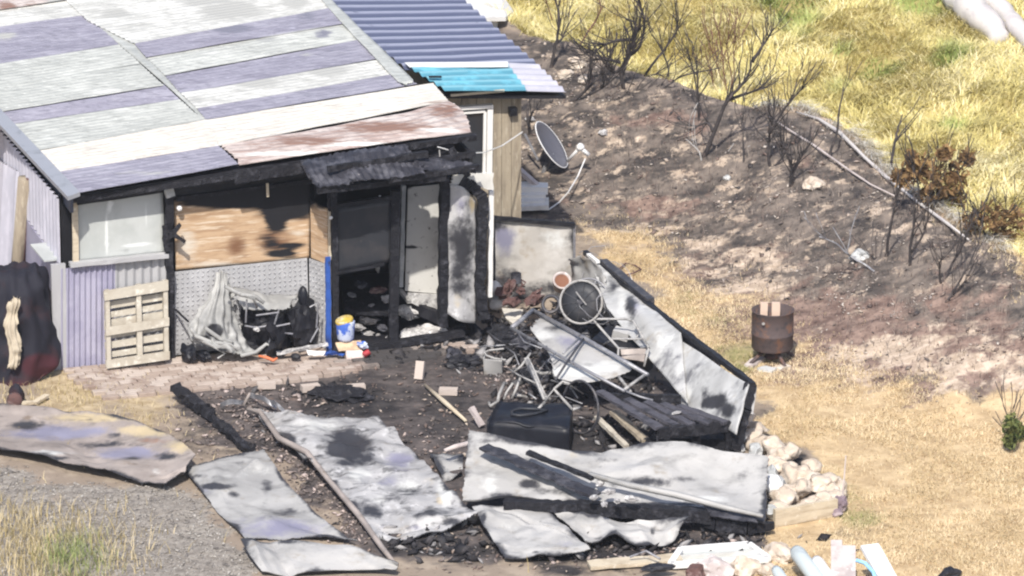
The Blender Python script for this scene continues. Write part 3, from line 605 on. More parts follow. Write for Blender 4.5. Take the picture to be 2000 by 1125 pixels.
mb = MB(); sheet(mb, rowsF((222, 513), (330, 502), (330, 690), (222, 705), 0.0), nu=70, nv=3, dent=0.003, thick=0.006, corr=(0.10, 0.012, 'u'))
o = mb.build('ribbed_panel', M['grey_paint'], shed); o['label'] = 'greyer ribbed panel behind the pallet'
mb = MB(); mb.beam(F(329, 362, -.05), F(333, 700, -.05), 0.085, 0.07, up=N1, seg=24, jit=.012); mb.build('charred_post', M['char'], shed)
mb = MB(); mb.beam(F(325, 352, -.12), F(333, 384, -.10), 0.1, 0.05, up=N1, seg=3, jit=.008); mb.build('post_cap', M['stone_grey'], shed)

# bay of plywood and checker plate
mb = MB(); sheet(mb, rowsF((340, 385), (607, 352), (604, 504), (343, 528), 0.06), nu=46, nv=26, dent=0.004, freq=1, thick=0.015, seed=4,
      marks={'soot': [(470, 390, 130, 16, 1.25), (560, 392, 60, 36, 1.3), (480, 368, 130, 22, 1.3), (420, 385, 110, 12, 1.0), (560, 372, 60, 46, 1.3), (540, 425, 26, 30, 1.0), (552, 495, 34, 9, .9), (528, 470, 30, 22, .6), (570, 480, 40, 8, .7), (380, 390, 60, 6, .8), (604, 360, 20, 30, 1)],
             'brown': [(462, 482, 30, 28, .9), (535, 470, 50, 30, .9), (420, 412, 90, 10, .6), (590, 425, 24, 24, .6), (500, 430, 50, 14, .5), (365, 412, 20, 10, .5)], 'pale': [(365, 480, 30, 46, .7), (420, 516, 90, 8, .7), (580, 455, 40, 10, .6)]})
mb.build('scorched_plywood', M['ply'], shed, smooth=True)
mb = MB(); sheet(mb, rowsF((336, 352), (650, 306), (612, 356), (338, 388), 0.02), nu=20, nv=8, dent=.01, thick=0.03); mb.build('sooty_lintel', M['char_plain'], shed)
mb = MB(); mb.beam(F(345, 388, -.0), F(612, 352, -.0), .05, .05, seg=14, jit=.006); mb.build('charred_rail', M['char'], shed)
# checker plate: sheet with raised studs
def checker(tl, tr, br, bl, nu, nv):
    mb = MB(); c = [tl, tr, br, bl]; nn = (tr-tl).cross(bl-tl).normalized()
    if nn.dot(CAM-tl) < 0: nn = -nn
    sheet(mb, [[tl, tr], [bl, br]], nu=nu, nv=nv, dent=0.006, freq=1, thick=0.006, seed=8, marks={'soot': [(500, 640, 130, 60, .5), (380, 690, 50, 20, .6), (620, 600, 14, 60, .4)]})
    for j in range(nv):
        for i in range(nu):
            u, v = (i+.5)/nu, (j+.5)/nv; p = tl.lerp(tr, u).lerp(bl.lerp(br, u), v)
            du = (tr-tl)/nu; dv = (bl-tl)/nv; s1 = 1 if (i+j) % 2 else -1
            x = (du*0.30*s1+dv*0.30); y = (du*-0.11*s1+dv*0.11)
            mb.add([p-x+nn*.006, p-y+nn*.009, p+x+nn*.006, p+y+nn*.009, p+nn*.016], [(0, 1, 4), (1, 2, 4), (2, 3, 4), (3, 0, 4)] if s1 > 0 else [(1, 0, 4), (2, 1, 4), (3, 2, 4), (0, 3, 4)])
    return mb
mb = checker(F(341, 531, .03), F(600, 504, .03), F(604, 664, .03), F(341, 694, .03), 26, 18); mb.build('checker_plate', M['checker'], shed)
ra = (F(603, 504, .03)-ORG).dot(E1)
mb = checker(W(ra, .02, F(603, 504, .03)[2]), W(ra+.14, -.28, F(603, 504, .03)[2]), W(ra+.14, -.28, .03), W(ra, .02, .03), 6, 18)
o = mb.build('checker_plate', M['checker'], shed); o['label'] = 'short checker plate return beside the doorway'
zt_ = F(603, 504, .03)[2]; zp = F(606, 395, .03)[2]
mb = MB(); sheet(mb, [[W(ra+.03, .04, zp+.03), W(ra+.15, -.27, zp-.0)], [W(ra+.03, .04, zt_), W(ra+.15, -.27, zt_)]], nu=8, nv=10, dent=.003, thick=.015, marks={'soot': [(600, 395, 26, 16, .8), (625, 400, 20, 12, .7)], 'brown': [(605, 440, 8, 40, .5)]})
mb.build('plywood_return', M['ply'], shed)
mb = MB(); mb.beam(W(ra+.19, -.31, 0), W(ra+.19, -.31, zp-.02), .075, .05, up=N1, seg=10, jit=.003); mb.build('doorway_stud', M['timber_pale'], shed)
mb = MB(); mb.beam(W(ra+.19, -.31, zp-.02), W(ra+.19, -.31, 2.1), .075, .05, up=N1, seg=10, jit=.008); mb.build('charred_stud', M['char'], shed)
mb = MB(); mb.beam(F(640, 502, -.40), F(642, 690, -.40), .06, .04, up=N1, seg=12, jit=.006); mb.build('blue_post', M['blue'], shed)

# doorway: charred frame, smoke black glass, open door side
DO = -0.38
mb = MB(); mb.beam(F(652, 362, DO), F(656, 692, DO), .07, .07, up=N1, seg=24, jit=.006); mb.beam(F(772, 372, DO), F(768, 672, DO), .11, .06, up=N1, seg=24, jit=.006)
mb.beam(F(640, 372, DO), F(870, 342, DO), .09, .06, seg=18, jit=.007); mb.beam(F(650, 688, DO), F(775, 668, DO), .07, .06, seg=12, jit=.006); mb.beam(F(645, 404, DO), F(778, 384, DO), .05, .05, seg=10, jit=.004)
door = mb.build('sliding_door', M['char'], shed)
mb = MB(); sheet(mb, rowsF((656, 408), (766, 390), (764, 512), (658, 532), DO+.01), nu=12, nv=12, dent=.006, thick=.01); mb.build('smoked_pane', M['smoked'], door, smooth=True)
mb = MB(); mb.beam(F(656, 534, DO-.02), F(750, 516, DO-.02), .05, .03, seg=8, jit=.006); mb.build('sagging_rail', M['char_plain'], door)
mb = MB(); mb.beam(F(742, 382, DO+.05), F(742, 404, DO+.05), .02, .015, up=N1); mb.build('pale_latch', M['white_plastic'], door)
mb = MB(); mb.lathe(F(646, 425, DO-.05), [(.012, 0), (.022, .01), (.012, .025)], 10, -N1); mb.build('white_knob', M['white_plastic'], shed)
mb = MB(); mb.beam(F(868, 345, DO), F(864, 636, DO), .105, .10, up=N1, seg=26, jit=.01); mb.build('charred_post', M['char'], shed)
mb = MB(); mb.beam(F(876, 350, DO+.06), F(872, 640, DO+.06), .03, .05, up=N1, seg=16, jit=.006); mb.build('charred_stud', M['char_plain'], shed)
mb = MB(); mb.beam(F(655, 690, DO-.03), F(905, 650, DO-.03), .16, .06, seg=14, jit=.006); mb.build('door_sill', M['char'], shed)
# pale inner panel seen through the gap and its skirting
mb = MB(); sheet(mb, rowsF((797, 366), (858, 360), (858, 574), (791, 568), 0.25), nu=14, nv=26, dent=.006, thick=.02, marks={'soot': [(800, 482, 24, 3, 1.0), (795, 366, 20, 6, .7)]})
mb.build('inner_panel', M['white_stained'], shed)
mb = MB(); mb.beam(F(788, 362, .2), F(783, 560, .2), .05, .05, up=N1, seg=10, jit=.004); mb.build('inner_post', M['stone_grey'], shed)
mb = MB(); sheet(mb, rowsF((795, 572), (858, 576), (858, 618), (800, 590), 0.22), nu=10, nv=8, dent=.02, thick=.03); mb.build('inner_skirting', M['ash'], shed)

# buckled metal panel right of the door, charred stud, pale strip, white head
mb = MB()
rows = [[F(878, 357, DO-.02), F(905, 366, DO-.1), F(930, 392, DO-.02)], [F(875, 440, DO-.04), F(905, 446, DO-.12), F(930, 455, DO-.02)], [F(876, 540, DO-.03), F(902, 548, DO-.02), F(928, 560, DO)], [F(872, 612, DO-.05), F(900, 628, DO-.13), F(930, 632, DO-.02)]]
sheet(mb, rows, nu=18, nv=36, dent=.03, freq=2.4, thick=.01, seed=12, crease=.02, marks={'soot': [(902, 480, 26, 60, .85), (890, 520, 20, 40, .7), (900, 560, 30, 20, .5)], 'tan': [(922, 400, 8, 26, .9), (895, 590, 16, 24, .7)], 'lilac': [(900, 400, 18, 40, .7), (915, 530, 14, 40, .5)]})
mb.build('buckled_cladding', M['zinc_ashy'], shed, smooth=True)
mb = MB()
pts = [F(902, 352, DO-.06), F(925, 365, DO-.05), F(942, 385, DO-.03), F(940, 470, DO-.03), F(936, 560, DO-.03), F(945, 622, DO-.05)]
for a, b in zip(pts[:-1], pts[1:]): mb.beam(a, b, .12, .1, up=N1, seg=7, jit=.014)
mb.build('alligatored_stud', M['char'], shed)
mb = MB(); mb.beam(F(959, 372, DO+.05), F(957, 580, DO+.05), .055, .04, up=N1, seg=8, jit=.004); mb.build('white_strip', M['white'], shed)
mb = MB()
rows = [[F(880, 343, DO-.05), F(925, 338, DO-.05), F(967, 338, DO-.05)], [F(880, 360, DO-.05), F(930, 366, DO-.05), F(967, 374, DO-.05)]]
sheet(mb, rows, nu=16, nv=6, dent=.01, thick=.02, fray=.06, marks={'soot': [(905, 362, 20, 5, .7), (950, 378, 20, 5, .7)]}); mb.build('white_head_board', M['white_stained'], shed)
# burnt canopy over the door
can = None
mb = MB()
rows = [[F(582, 312, -.42), F(660, 297, -.45), F(735, 288, -.45), F(795, 278, -.42)],
        [F(595, 340, -.75), F(665, 328, -.8), F(745, 318, -.78), F(815, 312, -.7)],
        [F(618, 368, -1.05), F(690, 357, -1.1), F(760, 350, -1.05), F(835, 340, -1.0)]]
sheet(mb, rows, nu=60, nv=16, dent=.045, freq=2.2, thick=.012, corr=(.085, .007, 'u'), fray=.06, seed=21, crease=.04)
canopy = mb.build('burnt_canopy', M['char_sheet'], shed)
for (x0, y0, x1, y1, o0, o1) in ((640, 330, 835, 300, -.9, -.7), (800, 285, 930, 268, -.5, -.4), (808, 318, 928, 300, -.6, -.5), (760, 352, 935, 326, -1.0, -.7), (880, 290, 915, 345, -.5, -.6), (620, 372, 870, 346, -1.0, -.8)):
    mb = MB(); mb.beam(F(x0, y0, o0), F(x1, y1, o1), .05, .07, seg=12, jit=.009); mb.build('charred_batten', M['char'], canopy)
mb = MB(); sheet(mb, [[F(790, 292, -.5), F(818, 300, -.5)], [F(800, 312, -.62), F(822, 325, -.6)]], nu=8, nv=8, dent=.05, freq=5, thick=.01, fray=.1); mb.build('peeled_sheet', M['steel_pale'], canopy)
mb = MB(); sheet(mb, [[F(800, 305, -.65), F(880, 312, -.6), F(925, 318, -.6)], [F(815, 335, -.9), F(885, 332, -.8), F(935, 335, -.75)]], nu=24, nv=8, dent=.04, freq=4, thick=.01, fray=.12, crease=.05); mb.build('hanging_flap', M['char_sheet'], canopy)
for (x, y) in ((808, 300), (858, 293), (862, 318)):
    mb = MB(); mb.beam(F(x, y, -.62), F(x+1, y+13, -.62), .012, .012, up=N1); mb.build('hanging_strip', M['steel_pale'], canopy)
mb = MB(); mb.tube([F(855, 287, -.5), F(900, 300, -.35), F(945, 298, 0), F(980, 285, .8), F(1020, 258, 1.45)], .008, 6); mb.build('cable', M['white_plastic'], shed)
mb = MB(); mb.beam(F(325, 470, -.1), F(352, 438, -.14), .05, .04, seg=4, jit=.01); mb.beam(F(328, 450, -.1), F(362, 472, -.16), .04, .04, seg=4, jit=.008); mb.beam(F(322, 440, -.08), F(326, 490, -.1), .07, .05, up=N1, seg=6, jit=.012)
mb.build('charred_bracket', M['char'], shed)
mb = MB(); mb.lathe(F(349, 405, -.02), [(.012, 0), (.035, .02), (.03, .05), (.008, .06)], 10, -N1); mb.build('porch_lamp', M['white_plastic'], shed)
mb = MB(); mb.beam(F(522, 358, -.1), F(523, 384, -.1), .03, .02, up=N1); mb.build('pale_bracket', M['timber_pale'], shed)

# ------------------------------------------------------------------ lean-to with blue-grey roof
AO = 1.5
C0 = F(1106, 179, AO); a1 = (C0-ORG).dot(E1)
C1 = F(872, 178, AO); CB = FA(899, 0, a1)
annex = thing('annex', W(5.3, AO, 0.0), 'board walled lean-to with ribbed blue-grey and turquoise roof', 'lean-to')
AN = (C1-C0).cross(CB-C0).normalized()
if AN.z < 0: AN = -AN
def A(px, py, lift=0.0): return plane_hit(px, py, C0+AN*lift, AN)
mb = MB()
q = [C0, C1, C1+(CB-C0), CB]
mb.add([p-AN*.05 for p in q]+[p-AN*.09 for p in q], [(3, 2, 1, 0), (4, 5, 6, 7), (0, 1, 5, 4), (1, 2, 6, 5), (2, 3, 7, 6), (3, 0, 4, 7)])
aroof = mb.build('roof', M['char_plain'], annex)
def asheet(tl, tr, br, bl, m, lift, nrib):
    rows = [[A(*tl, lift), A(*tr, lift)], [A(*bl, lift), A(*br, lift)]]
    L = ((rows[0][0]+rows[0][1])*.5-(rows[1][0]+rows[1][1])*.5).length
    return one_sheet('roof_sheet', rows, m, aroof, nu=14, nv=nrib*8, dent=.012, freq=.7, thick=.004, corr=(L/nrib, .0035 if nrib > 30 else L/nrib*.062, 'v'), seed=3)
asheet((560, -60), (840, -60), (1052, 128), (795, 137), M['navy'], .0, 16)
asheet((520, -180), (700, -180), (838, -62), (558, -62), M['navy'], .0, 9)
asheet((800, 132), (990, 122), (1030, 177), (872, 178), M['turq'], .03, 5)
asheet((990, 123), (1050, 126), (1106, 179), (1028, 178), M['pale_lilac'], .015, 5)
mb = MB(); sheet(mb, [[A(790, 122, .045), A(992, 120, .045)], [A(800, 131, .045), A(993, 130, .045)]], nu=10, nv=2, dent=.004, thick=.006); mb.build('roof_flashing', M['white'], aroof)
mb = MB(); mb.beam(A(838, 150, .07), A(862, 150, .07), .03, .02); mb.build('dark_scrap', M['char'], aroof)
mb = MB(); mb.beam(F(880, 186, AO-.02), F(985, 177, AO-.02), .03, .03); mb.build('batten', M['timber_pale'], aroof)
zb = 0.0
wallz = F(1000, 186, AO+.2)[2]
mb = MB()
aw1 = (F(1018, 300, AO+.2)-ORG).dot(E1); aw0 = 4.98
nb = 8
xs = [aw0, (F(961, 300, AO+.2)-ORG).dot(E1)]
def brd(a0, a1_, z0, z1, off=AO+.2):
    mb.box(W((a0+a1_)/2, off+.02+random.uniform(-.002, .002), (z0+z1)/2), E1*((a1_-a0)/2-.003), N1*.015, Z1*(z1-z0)/2)
wa = (F(961, 300, AO+.2)-ORG).dot(E1)
zw = F(930, 207, AO+.2)[2]
for i in range(3): brd(wa+(aw1-wa)*i/3, wa+(aw1-wa)*(i+1)/3, -.1, wallz-.02*i)
for i in range(4): brd(aw0+(wa-aw0)*i/4, aw0+(wa-aw0)*(i+1)/4, zw, wallz+.05)
for i in range(4): brd(aw0+(wa-aw0)*i/4, aw0+(wa-aw0)*(i+1)/4, -.1, F(930, 345, AO+.2)[2])
mb.box(W(aw1-.02, AO+3.2, wallz/2), E1*.02, N1*3.0, Z1*(wallz/2)); mb.build('board_wall', M['boards'], annex)
mb = MB(); mb.beam(F(957, 207, AO+.17), F(955, 345, AO+.17), .07, .04, up=N1); mb.beam(F(880, 212, AO+.17), F(962, 207, AO+.17), .07, .04); mb.beam(F(880, 346, AO+.16), F(958, 342, AO+.16), .05, .05)
wf = mb.build('window', M['white'], annex)
mb = MB(); mb.beam(F(947, 218, AO+.18), F(945, 340, AO+.18), .035, .03, up=N1); mb.beam(F(880, 222, AO+.18), F(947, 217, AO+.18), .035, .03); mb.build('window_sash', M['white'], wf)
mb = MB(); mb.box(F(915, 280, AO+.21), E1*.22, N1*.004, Z1*.43); mb.build('pane', M['glass_dark'], wf)
mb = MB(); mb.box(F(1001, 217, AO+.17), E1*.045, N1*.05, Z1*.05); mb.lathe(F(1001, 217, AO+.12), [(.035, 0), (.03, .02)], 12, -N1); mb.build('wall_light', M['black_plastic'], annex)
# outbuilding behind
ob = thing('outbuilding', PY(950, 60, 9.5), 'white flat roofed outbuilding just showing behind the lean-to roof', 'outbuilding')
mb = MB(); c = [PY(938, 34, 9.0), PY(988, 33, 9.3), PY(1003, 22, 10.6), PY(975, -20, 12), PY(880, -20, 11)]
mb.add(c+[p-Z1*.06 for p in c], [(0, 1, 2, 3, 4), (9, 8, 7, 6, 5)]+[(i, i+5, (i+1) % 5+5, (i+1) % 5) for i in range(5)]); mb.build('roof', M['white'], ob)
mb = MB(); c = [p+Vector((-.12, .1, -.07)) for p in c]; mb.add(c+[Vector((p.x, p.y, 0.2)) for p in c], [(i, i+5, (i+1) % 5+5, (i+1) % 5) for i in range(5)]); mb.build('wall', M['white'], ob)

# ------------------------------------------------------------------ patio of pavers
mb = MB()
a_ = 0.02
nr = 11
for r in range(nr):
    o0 = -0.05-0.108*r
    a = 0.0+(.11 if r % 2 else 0)+max(0, r-3)*.03
    while a < 4.75:
        px, py = proj(W(a+.11, o0-.05, .02))
        lim = 1.26 if a < 2.3 else 1.26-(a-2.3)*.24
        if -o0 < lim+random.uniform(-.06, .06) and not (-o0 < .33 and a > 3.05):
            c = W(a+.107, o0-.052, .012+random.uniform(-.006, .006)); t = radians(random.uniform(-1.6, 1.6))
            x = E1*cos(t)+N1*sin(t); y = N1*cos(t)-E1*sin(t)
            hx, hy, hz = .102, .048, .03
            vs = [c+x*i*hx*k+y*j*hy*k+Z1*z for z, k in ((-hz, 1), (hz-.006, 1), (hz, .93)) for j in (-1, 1) for i in (-1, 1)]
            fs = []
            for l in (0, 4):
                for (p, q_) in ((0, 1), (1, 3), (3, 2), (2, 0)): fs.append((l+p, l+q_, l+4+q_, l+4+p))
            fs.append((8, 9, 11, 10))
            tv = random.random(); sv = float(blobs(np.array([px]), np.array([py]), [(800, 700, 150, 26, .95), (700, 690, 60, 14, .6), (620, 755, 120, 12, .3), (420, 690, 90, 8, .5)])[0])
            mb.add(vs, fs, tint=[tv]*12, soot=[sv]*12)
        a += .215
o = mb.build('patio_paving', M['brick']); o['kind'] = 'structure'
loose_bricks = [((606, 757), 20, 'pale loose brick lying at the patio edge beside black ash'), ((820, 733), 75, 'pinkish brick tipped on end at the far corner of the patio'), ((520, 752), 5, 'orange brick half out of line along the patio edge'), ((876, 764), -6, 'dull sooty brick lying flat on the burnt yard'), ((695, 757), 12, 'brick lying close to the charred hump by the patio')]
for (p, ang, lb) in loose_bricks:
    c = Pz(p[0], p[1], .05); mb = MB(); t = radians(ang); tt = radians(65) if ang == 75 else 0
    x = Vector((cos(t)*cos(tt), sin(t)*cos(tt), sin(tt))); y = Vector((-sin(t), cos(t), 0)); z = x.cross(y)
    mb.box(c+(Z1*.06 if tt else Z1*0), x*.107, y*.05, z*.036, tint=[random.uniform(.7, 1)]*8); tag(mb.build('loose_brick', M['brick']), lb, 'brick', 'loose bricks by the patio')
# ------------------------------------------------------------------ things at the shed front and left side
def frame_axes(z_ang): return Vector((cos(z_ang), sin(z_ang), 0)), Vector((-sin(z_ang), cos(z_ang), 0))
# pallet leaning on the ribbed wall
def PL(px, py, off): return F(px, py, off)
pal = thing('pallet', F(265, 710, -.16), 'pale wooden pallet standing on edge against the ribbed wall', 'pallet')
tl, tr, br, bl = F(203, 566, -.10), F(325, 545, -.10), F(328, 700, -.24), F(207, 718, -.24)
pn = (tr-tl).cross(bl-tl).normalized()
if pn.dot(CAM-tl) < 0: pn = -pn
def pq(u, v, d=0): return tl.lerp(tr, u).lerp(bl.lerp(br, u), v)+pn*d
def pboard(u0, v0, u1, v1, d, th, name='board', m='pallet'):
    mb = MB(); vs = [pq(u0, v0, d), pq(u1, v0, d), pq(u1, v1, d), pq(u0, v1, d)]
    vs = [v+E1*random.uniform(-.004, .004)+Z1*random.uniform(-.004, .004) for v in vs]
    vs += [v-pn*th for v in vs]; mb.add(vs, [(0, 1, 2, 3), (7, 6, 5, 4), (0, 4, 5, 1), (1, 5, 6, 2), (2, 6, 7, 3), (3, 7, 4, 0)]); return mb.build(name, M[m], pal)
for v0, v1 in ((0, .13), (.47, .58), (.90, 1.0)): pboard(-.01, v0, 1.01, v1, .075, .02, 'deck_board')
for u0, u1 in ((0, .07), (.50, .58), (.93, 1.0)): pboard(u0, .0, u1, 1, .054, .07, 'bearer')
for v0, v1 in ((.02, .14), (.17, .26), (.30, .37), (.40, .52), (.55, .64), (.68, .77), (.81, .88), (.91, .99)): pboard(0, v0, 1, v1, -.018, .018, 'back_board')
mb = MB(); vs = [pq(0.02, 0.02, -.05), pq(.98, 0.02, -.05), pq(.98, .98, -.05), pq(0.02, .98, -.05)]
# melted tarpaulin
mb = MB()
rows = [[F(428, 534, -.05), F(431, 528, -.06), F(434, 528, -.06), F(438, 536, -.05)],
        [F(414, 572, -.12), F(424, 568, -.22), F(438, 570, -.22), F(450, 580, -.12)],
        [F(384, 622, -.22), F(408, 612, -.36), F(440, 620, -.38), F(466, 630, -.22)],
        [F(366, 646, -.30), F(402, 652, -.44), F(448, 660, -.46), F(480, 664, -.34)],
        [F(384, 668, -.34), F(420, 684, -.50), F(462, 694, -.52), F(508, 694, -.42)]]
sheet(mb, rows, nu=56, nv=46, dent=.035, freq=5.5, thick=.008, crease=.07, fray=.05, seed=5, corr=(.125, .020, 'u'), marks={'soot': [(420, 646, 15, 12, 1.6), (484, 668, 10, 20, .7), (446, 640, 5, 26, .6), (400, 660, 20, 8, .8), (430, 684, 30, 6, .8)]})
tarp = mb.build('tarpaulin', M['tarp'], smooth=True); tag(tarp, 'melted grey tarpaulin hanging in a peak against the checker plate', 'tarpaulin')
mb = MB()
for pl in ([(372, 640), (385, 660), (415, 675), (440, 690), (425, 700)], [(380, 655), (410, 668), (450, 672), (470, 690)], [(400, 640), (430, 662), (455, 668)], [(440, 560), (470, 575), (495, 582), (502, 600)], [(470, 575), (500, 580), (516, 592)], [(470, 695), (500, 688), (520, 672), (535, 680)]):
    mb.tube([F(x, y, -.52+.05*(i % 2)) for i, (x, y) in enumerate(pl)], [.022, .028, .02, .014, .012][:len(pl)], 7)
mb.build('melted_strand', M['tarp'], tarp, smooth=True)
# burnt machine under the tarp
bm_ = thing('burnt_machine', F(545, 700, -.35), 'burnt out small machine, black with bent rods, beside the melted tarpaulin', 'burnt machine')
mb = MB()
mb.rock(F(545, 648, -.22), .28, (1.55, .5, .95), .35, 3, 1.8); mb.rock(F(592, 636, -.22), .23, (.9, .5, 1.35), .3, 3, 2); mb.rock(F(500, 636, -.16), .2, (1.2, .5, 1.2), .35, 3, 2); mb.rock(F(495, 680, -.2), .14, (1.3, .6, .8), .4, 3); mb.build('body', M['char_plain'], bm_)
mb = MB(); mb.rock(F(592, 580, -.24), .09, (.75, .6, 1.5), .12, 2); mb.build('seat_back', M['black_plastic'], bm_, smooth=True)
mb = MB(); sheet(mb, [[F(448, 562, -.1), F(520, 572, -.1), F(600, 572, -.1)], [F(455, 580, -.3), F(530, 590, -.3), F(575, 588, -.32)], [F(470, 608, -.4), F(545, 606, -.42), F(568, 600, -.42)]], nu=20, nv=10, dent=.03, freq=4, crease=.04, thick=.008, fray=.1); mb.build('melted_cover', M['tarp'], bm_, smooth=True)
for p in ([(545, 604), (534, 640), (520, 690)], [(500, 616), (545, 610)], [(536, 638), (566, 632)], [(530, 648), (572, 652)], [(478, 636), (500, 640), (525, 636)], [(482, 585), (480, 630)], [(605, 600), (622, 590), (618, 640)], [(606, 668), (622, 640)]):
    mb = MB(); mb.tube([F(x, y, -.46) for x, y in p], .011, 6); mb.build('rod', M['steel'], bm_)
mb = MB(); mb.rock(F(500, 642, -.45), .05, (1.6, .8, .5), .4, 2); mb.build('ash_crust', M['ash'], bm_)
mb = MB(); mb.beam(F(342, 604, -.05), F(368, 628, -.3), .02, .02, seg=4, jit=.003); tag(mb.build('charred_stick', M['char']), 'thin charred stick leaning between the charred post and the tarpaulin', 'stick')
def drop(name, label, cat, m, bld, group=None, smooth=False, base=None):
    mb = MB(); bld(mb); return tag(mb.build(name, M[m], None, base, smooth), label, cat, group)
drop('fallen_batten', 'long pale batten lying along the wall beside the burnt machine', 'batten', 'ash', lambda b: b.beam(F(540, 690, -.5), F(640, 672, -.5), .06, .03, seg=8, jit=.006))
drop('paper_scrap', 'white paper scrap lying left of the blue post', 'paper', 'white', lambda b: sheet(b, [[F(598, 684, -.6), F(636, 686, -.6)], [F(602, 694, -.66), F(632, 694, -.68)]], nu=8, nv=5, dent=.02, freq=8, thick=.004))
drop('orange_scrap', 'orange strip of melted plastic on the pavers by the tarpaulin', 'plastic scrap', 'orange', lambda b: b.tube([F(505, 695, -.62), F(520, 698, -.66), F(534, 704, -.7), F(542, 699, -.7)], [.012, .02, .022, .012], 7), smooth=True)
drop('black_lump', 'round black lump on the pavers in front of the burnt machine', 'burnt lump', 'char_plain', lambda b: b.rock(F(578, 696, -.62), .05, (1.2, .9, .7), .3))
drop('black_bag', 'slumped black bag on the pavers left of the tarpaulin', 'bag', 'black_plastic', lambda b: (b.rock(F(368, 688, -.28), .12, (1.1, .6, .9), .35, 3), b.rock(F(395, 694, -.3), .09, (1.3, .6, .7), .35, 3)))
# tubs and cartons in the doorway
tub = thing('plastic_tub', F(676, 664, -.46), 'blue and white plastic tub with yellow lid in the doorway', 'tub')
mb = MB(); mb.lathe(F(675, 664, -.5), [(.085, 0), (.10, .03), (.115, .22), (.11, .24)], 20); mb.build('body', M['paleblue'], tub, smooth=True)
mb = MB(); mb.lathe(F(673, 628, -.5), [(.108, 0), (.108, .025), (.10, .035), (.05, .045), (.03, .06)], 16, Vector((-.25, -.15, 1))); mb.build('lid', M['yellow'], tub)
drop('cardboard_sheet', 'flattened brown cardboard lying below the plastic tub', 'cardboard', 'card', lambda b: sheet(b, [[F(655, 669, -.55), F(705, 664, -.55)], [F(662, 686, -.64), F(708, 682, -.64)]], nu=8, nv=5, dent=.012, freq=5, thick=.02))
drop('pink_carton', 'pale pink crushed carton on the pavers before the doorway', 'carton', 'pinkpaper', lambda b: sheet(b, [[F(676, 685, -.66), F(706, 683, -.66)], [F(677, 698, -.70), F(716, 696, -.70)], [F(680, 713, -.70), F(714, 710, -.70)]], nu=10, nv=8, dent=.02, freq=6, thick=.05))
drop('red_tin', 'small red tin beside the pink carton', 'tin', 'red', lambda b: b.lathe(F(710, 694, -.72), [(.035, 0), (.038, .01), (.038, .08), (.03, .085)], 14, (.7, .2, .4)))
drop('blue_wrapper', 'crumpled blue and white wrapper behind the red tin', 'wrapper', 'paleblue', lambda b: b.rock(F(708, 674, -.66), .055, (1.3, .8, .6), .45, 3, 2))
drop('blue_scrap', 'dark blue plastic scrap at the foot of the blue post', 'plastic scrap', 'blue', lambda b: (b.rock(F(645, 690, -.6), .06, (1.4, .8, .35), .5, 3, 2), b.rock(F(665, 692, -.66), .04, (1.6, .8, .4), .5, 2, 2)))
drop('ash_sheet', 'sheet of crumpled white ash on the floor inside the doorway', 'ash', 'ash', lambda b: sheet(b, [[F(778, 646, -.1), F(830, 634, .1), F(872, 642, -.1)], [F(776, 660, -.25), F(830, 652, -.2), F(884, 654, -.3)], [F(774, 674, -.36), F(820, 672, -.4), F(872, 664, -.4)]], nu=22, nv=14, dent=.03, freq=7, thick=.01, crease=.05, fray=.1))
drop('white_lump', 'lumpy pale bundle on the floor behind the door frame', 'bundle', 'ash', lambda b: (b.rock(F(792, 608, .35), .11, (1.3, .8, .7), .4, 3, 2), b.rock(F(806, 616, .3), .07, (1.3, .8, .7), .4, 3, 2)))
tb = thing('charred_table', W(3.7, .5, .035), 'charred table heaped with debris just inside the doorway', 'table')
mb = MB(); sheet(mb, [[F(668, 566, .7), F(770, 560, .7)], [F(672, 606, .15), F(770, 612, .1)]], nu=12, nv=8, dent=.02, freq=4, thick=.04); mb.build('table_top', M['char'], tb)
for p in ((676, 612, .2), (706, 616, .18), (764, 616, .15), (690, 600, .6), (752, 596, .65)):
    mb = MB(); q = F(*p); mb.beam(q, Vector((q.x, q.y, .035)), .05, .05, up=N1, seg=5, jit=.005); mb.build('leg', M['char'], tb)
dl = ['pale chip lying near the front edge of the charred table', 'blackened tin leaning at the back of the charred table', 'white flake on the left of the charred table', 'grey lump at the right end of the charred table', 'burnt block in the middle of the charred table', 'pale splinter hanging under the smoked pane']
for i, (x, y, r, sc, m) in enumerate([(725, 596, .04, (2.2, 1, .4), 'ash'), (705, 556, .07, (1.4, 1, .7), 'char_sheet'), (688, 576, .05, (1.8, 1, .3), 'ash'), (756, 584, .06, (1.2, 1, .8), 'ash'), (738, 566, .07, (1.5, 1, .6), 'redburn'), (738, 520, .05, (.5, .5, 1.4), 'steel_pale')]):
    drop('burnt_scrap', dl[i], 'debris', m, lambda b: b.rock(F(x, y, .3), r, sc, .4, 2, 2), 'scraps on the charred table')
for i, (x, y, r) in enumerate([(700, 640, .06), (720, 652, .05), (745, 640, .06), (738, 655, .04), (722, 628, .07)]):
    drop('floor_scrap', ['grey burnt scrap under the table beside the tub', 'small pale scrap under the front of the table', 'flaky scrap under the right of the table', 'smallest white scrap near the door sill', 'dark curled scrap deep under the table'][i], 'debris', ['ash', 'ash', 'char_sheet', 'ash', 'steel_dark'][i], lambda b: b.rock(F(x, y, .1), r, (1.5, 1, .5), .5, 2, 2), 'scraps under the table')
drop('leaning_strut', 'pale grey strut leaning inside the door opening', 'strut', 'steel_pale', lambda b: b.beam(F(781, 566, .3), F(800, 590, .0), .05, .04))
drop('angled_board', 'charred board sloping down across the right of the doorway', 'board', 'char_plain', lambda b: b.beam(F(778, 585, .5), F(862, 622, .0), .08, .14, seg=8, jit=.008))

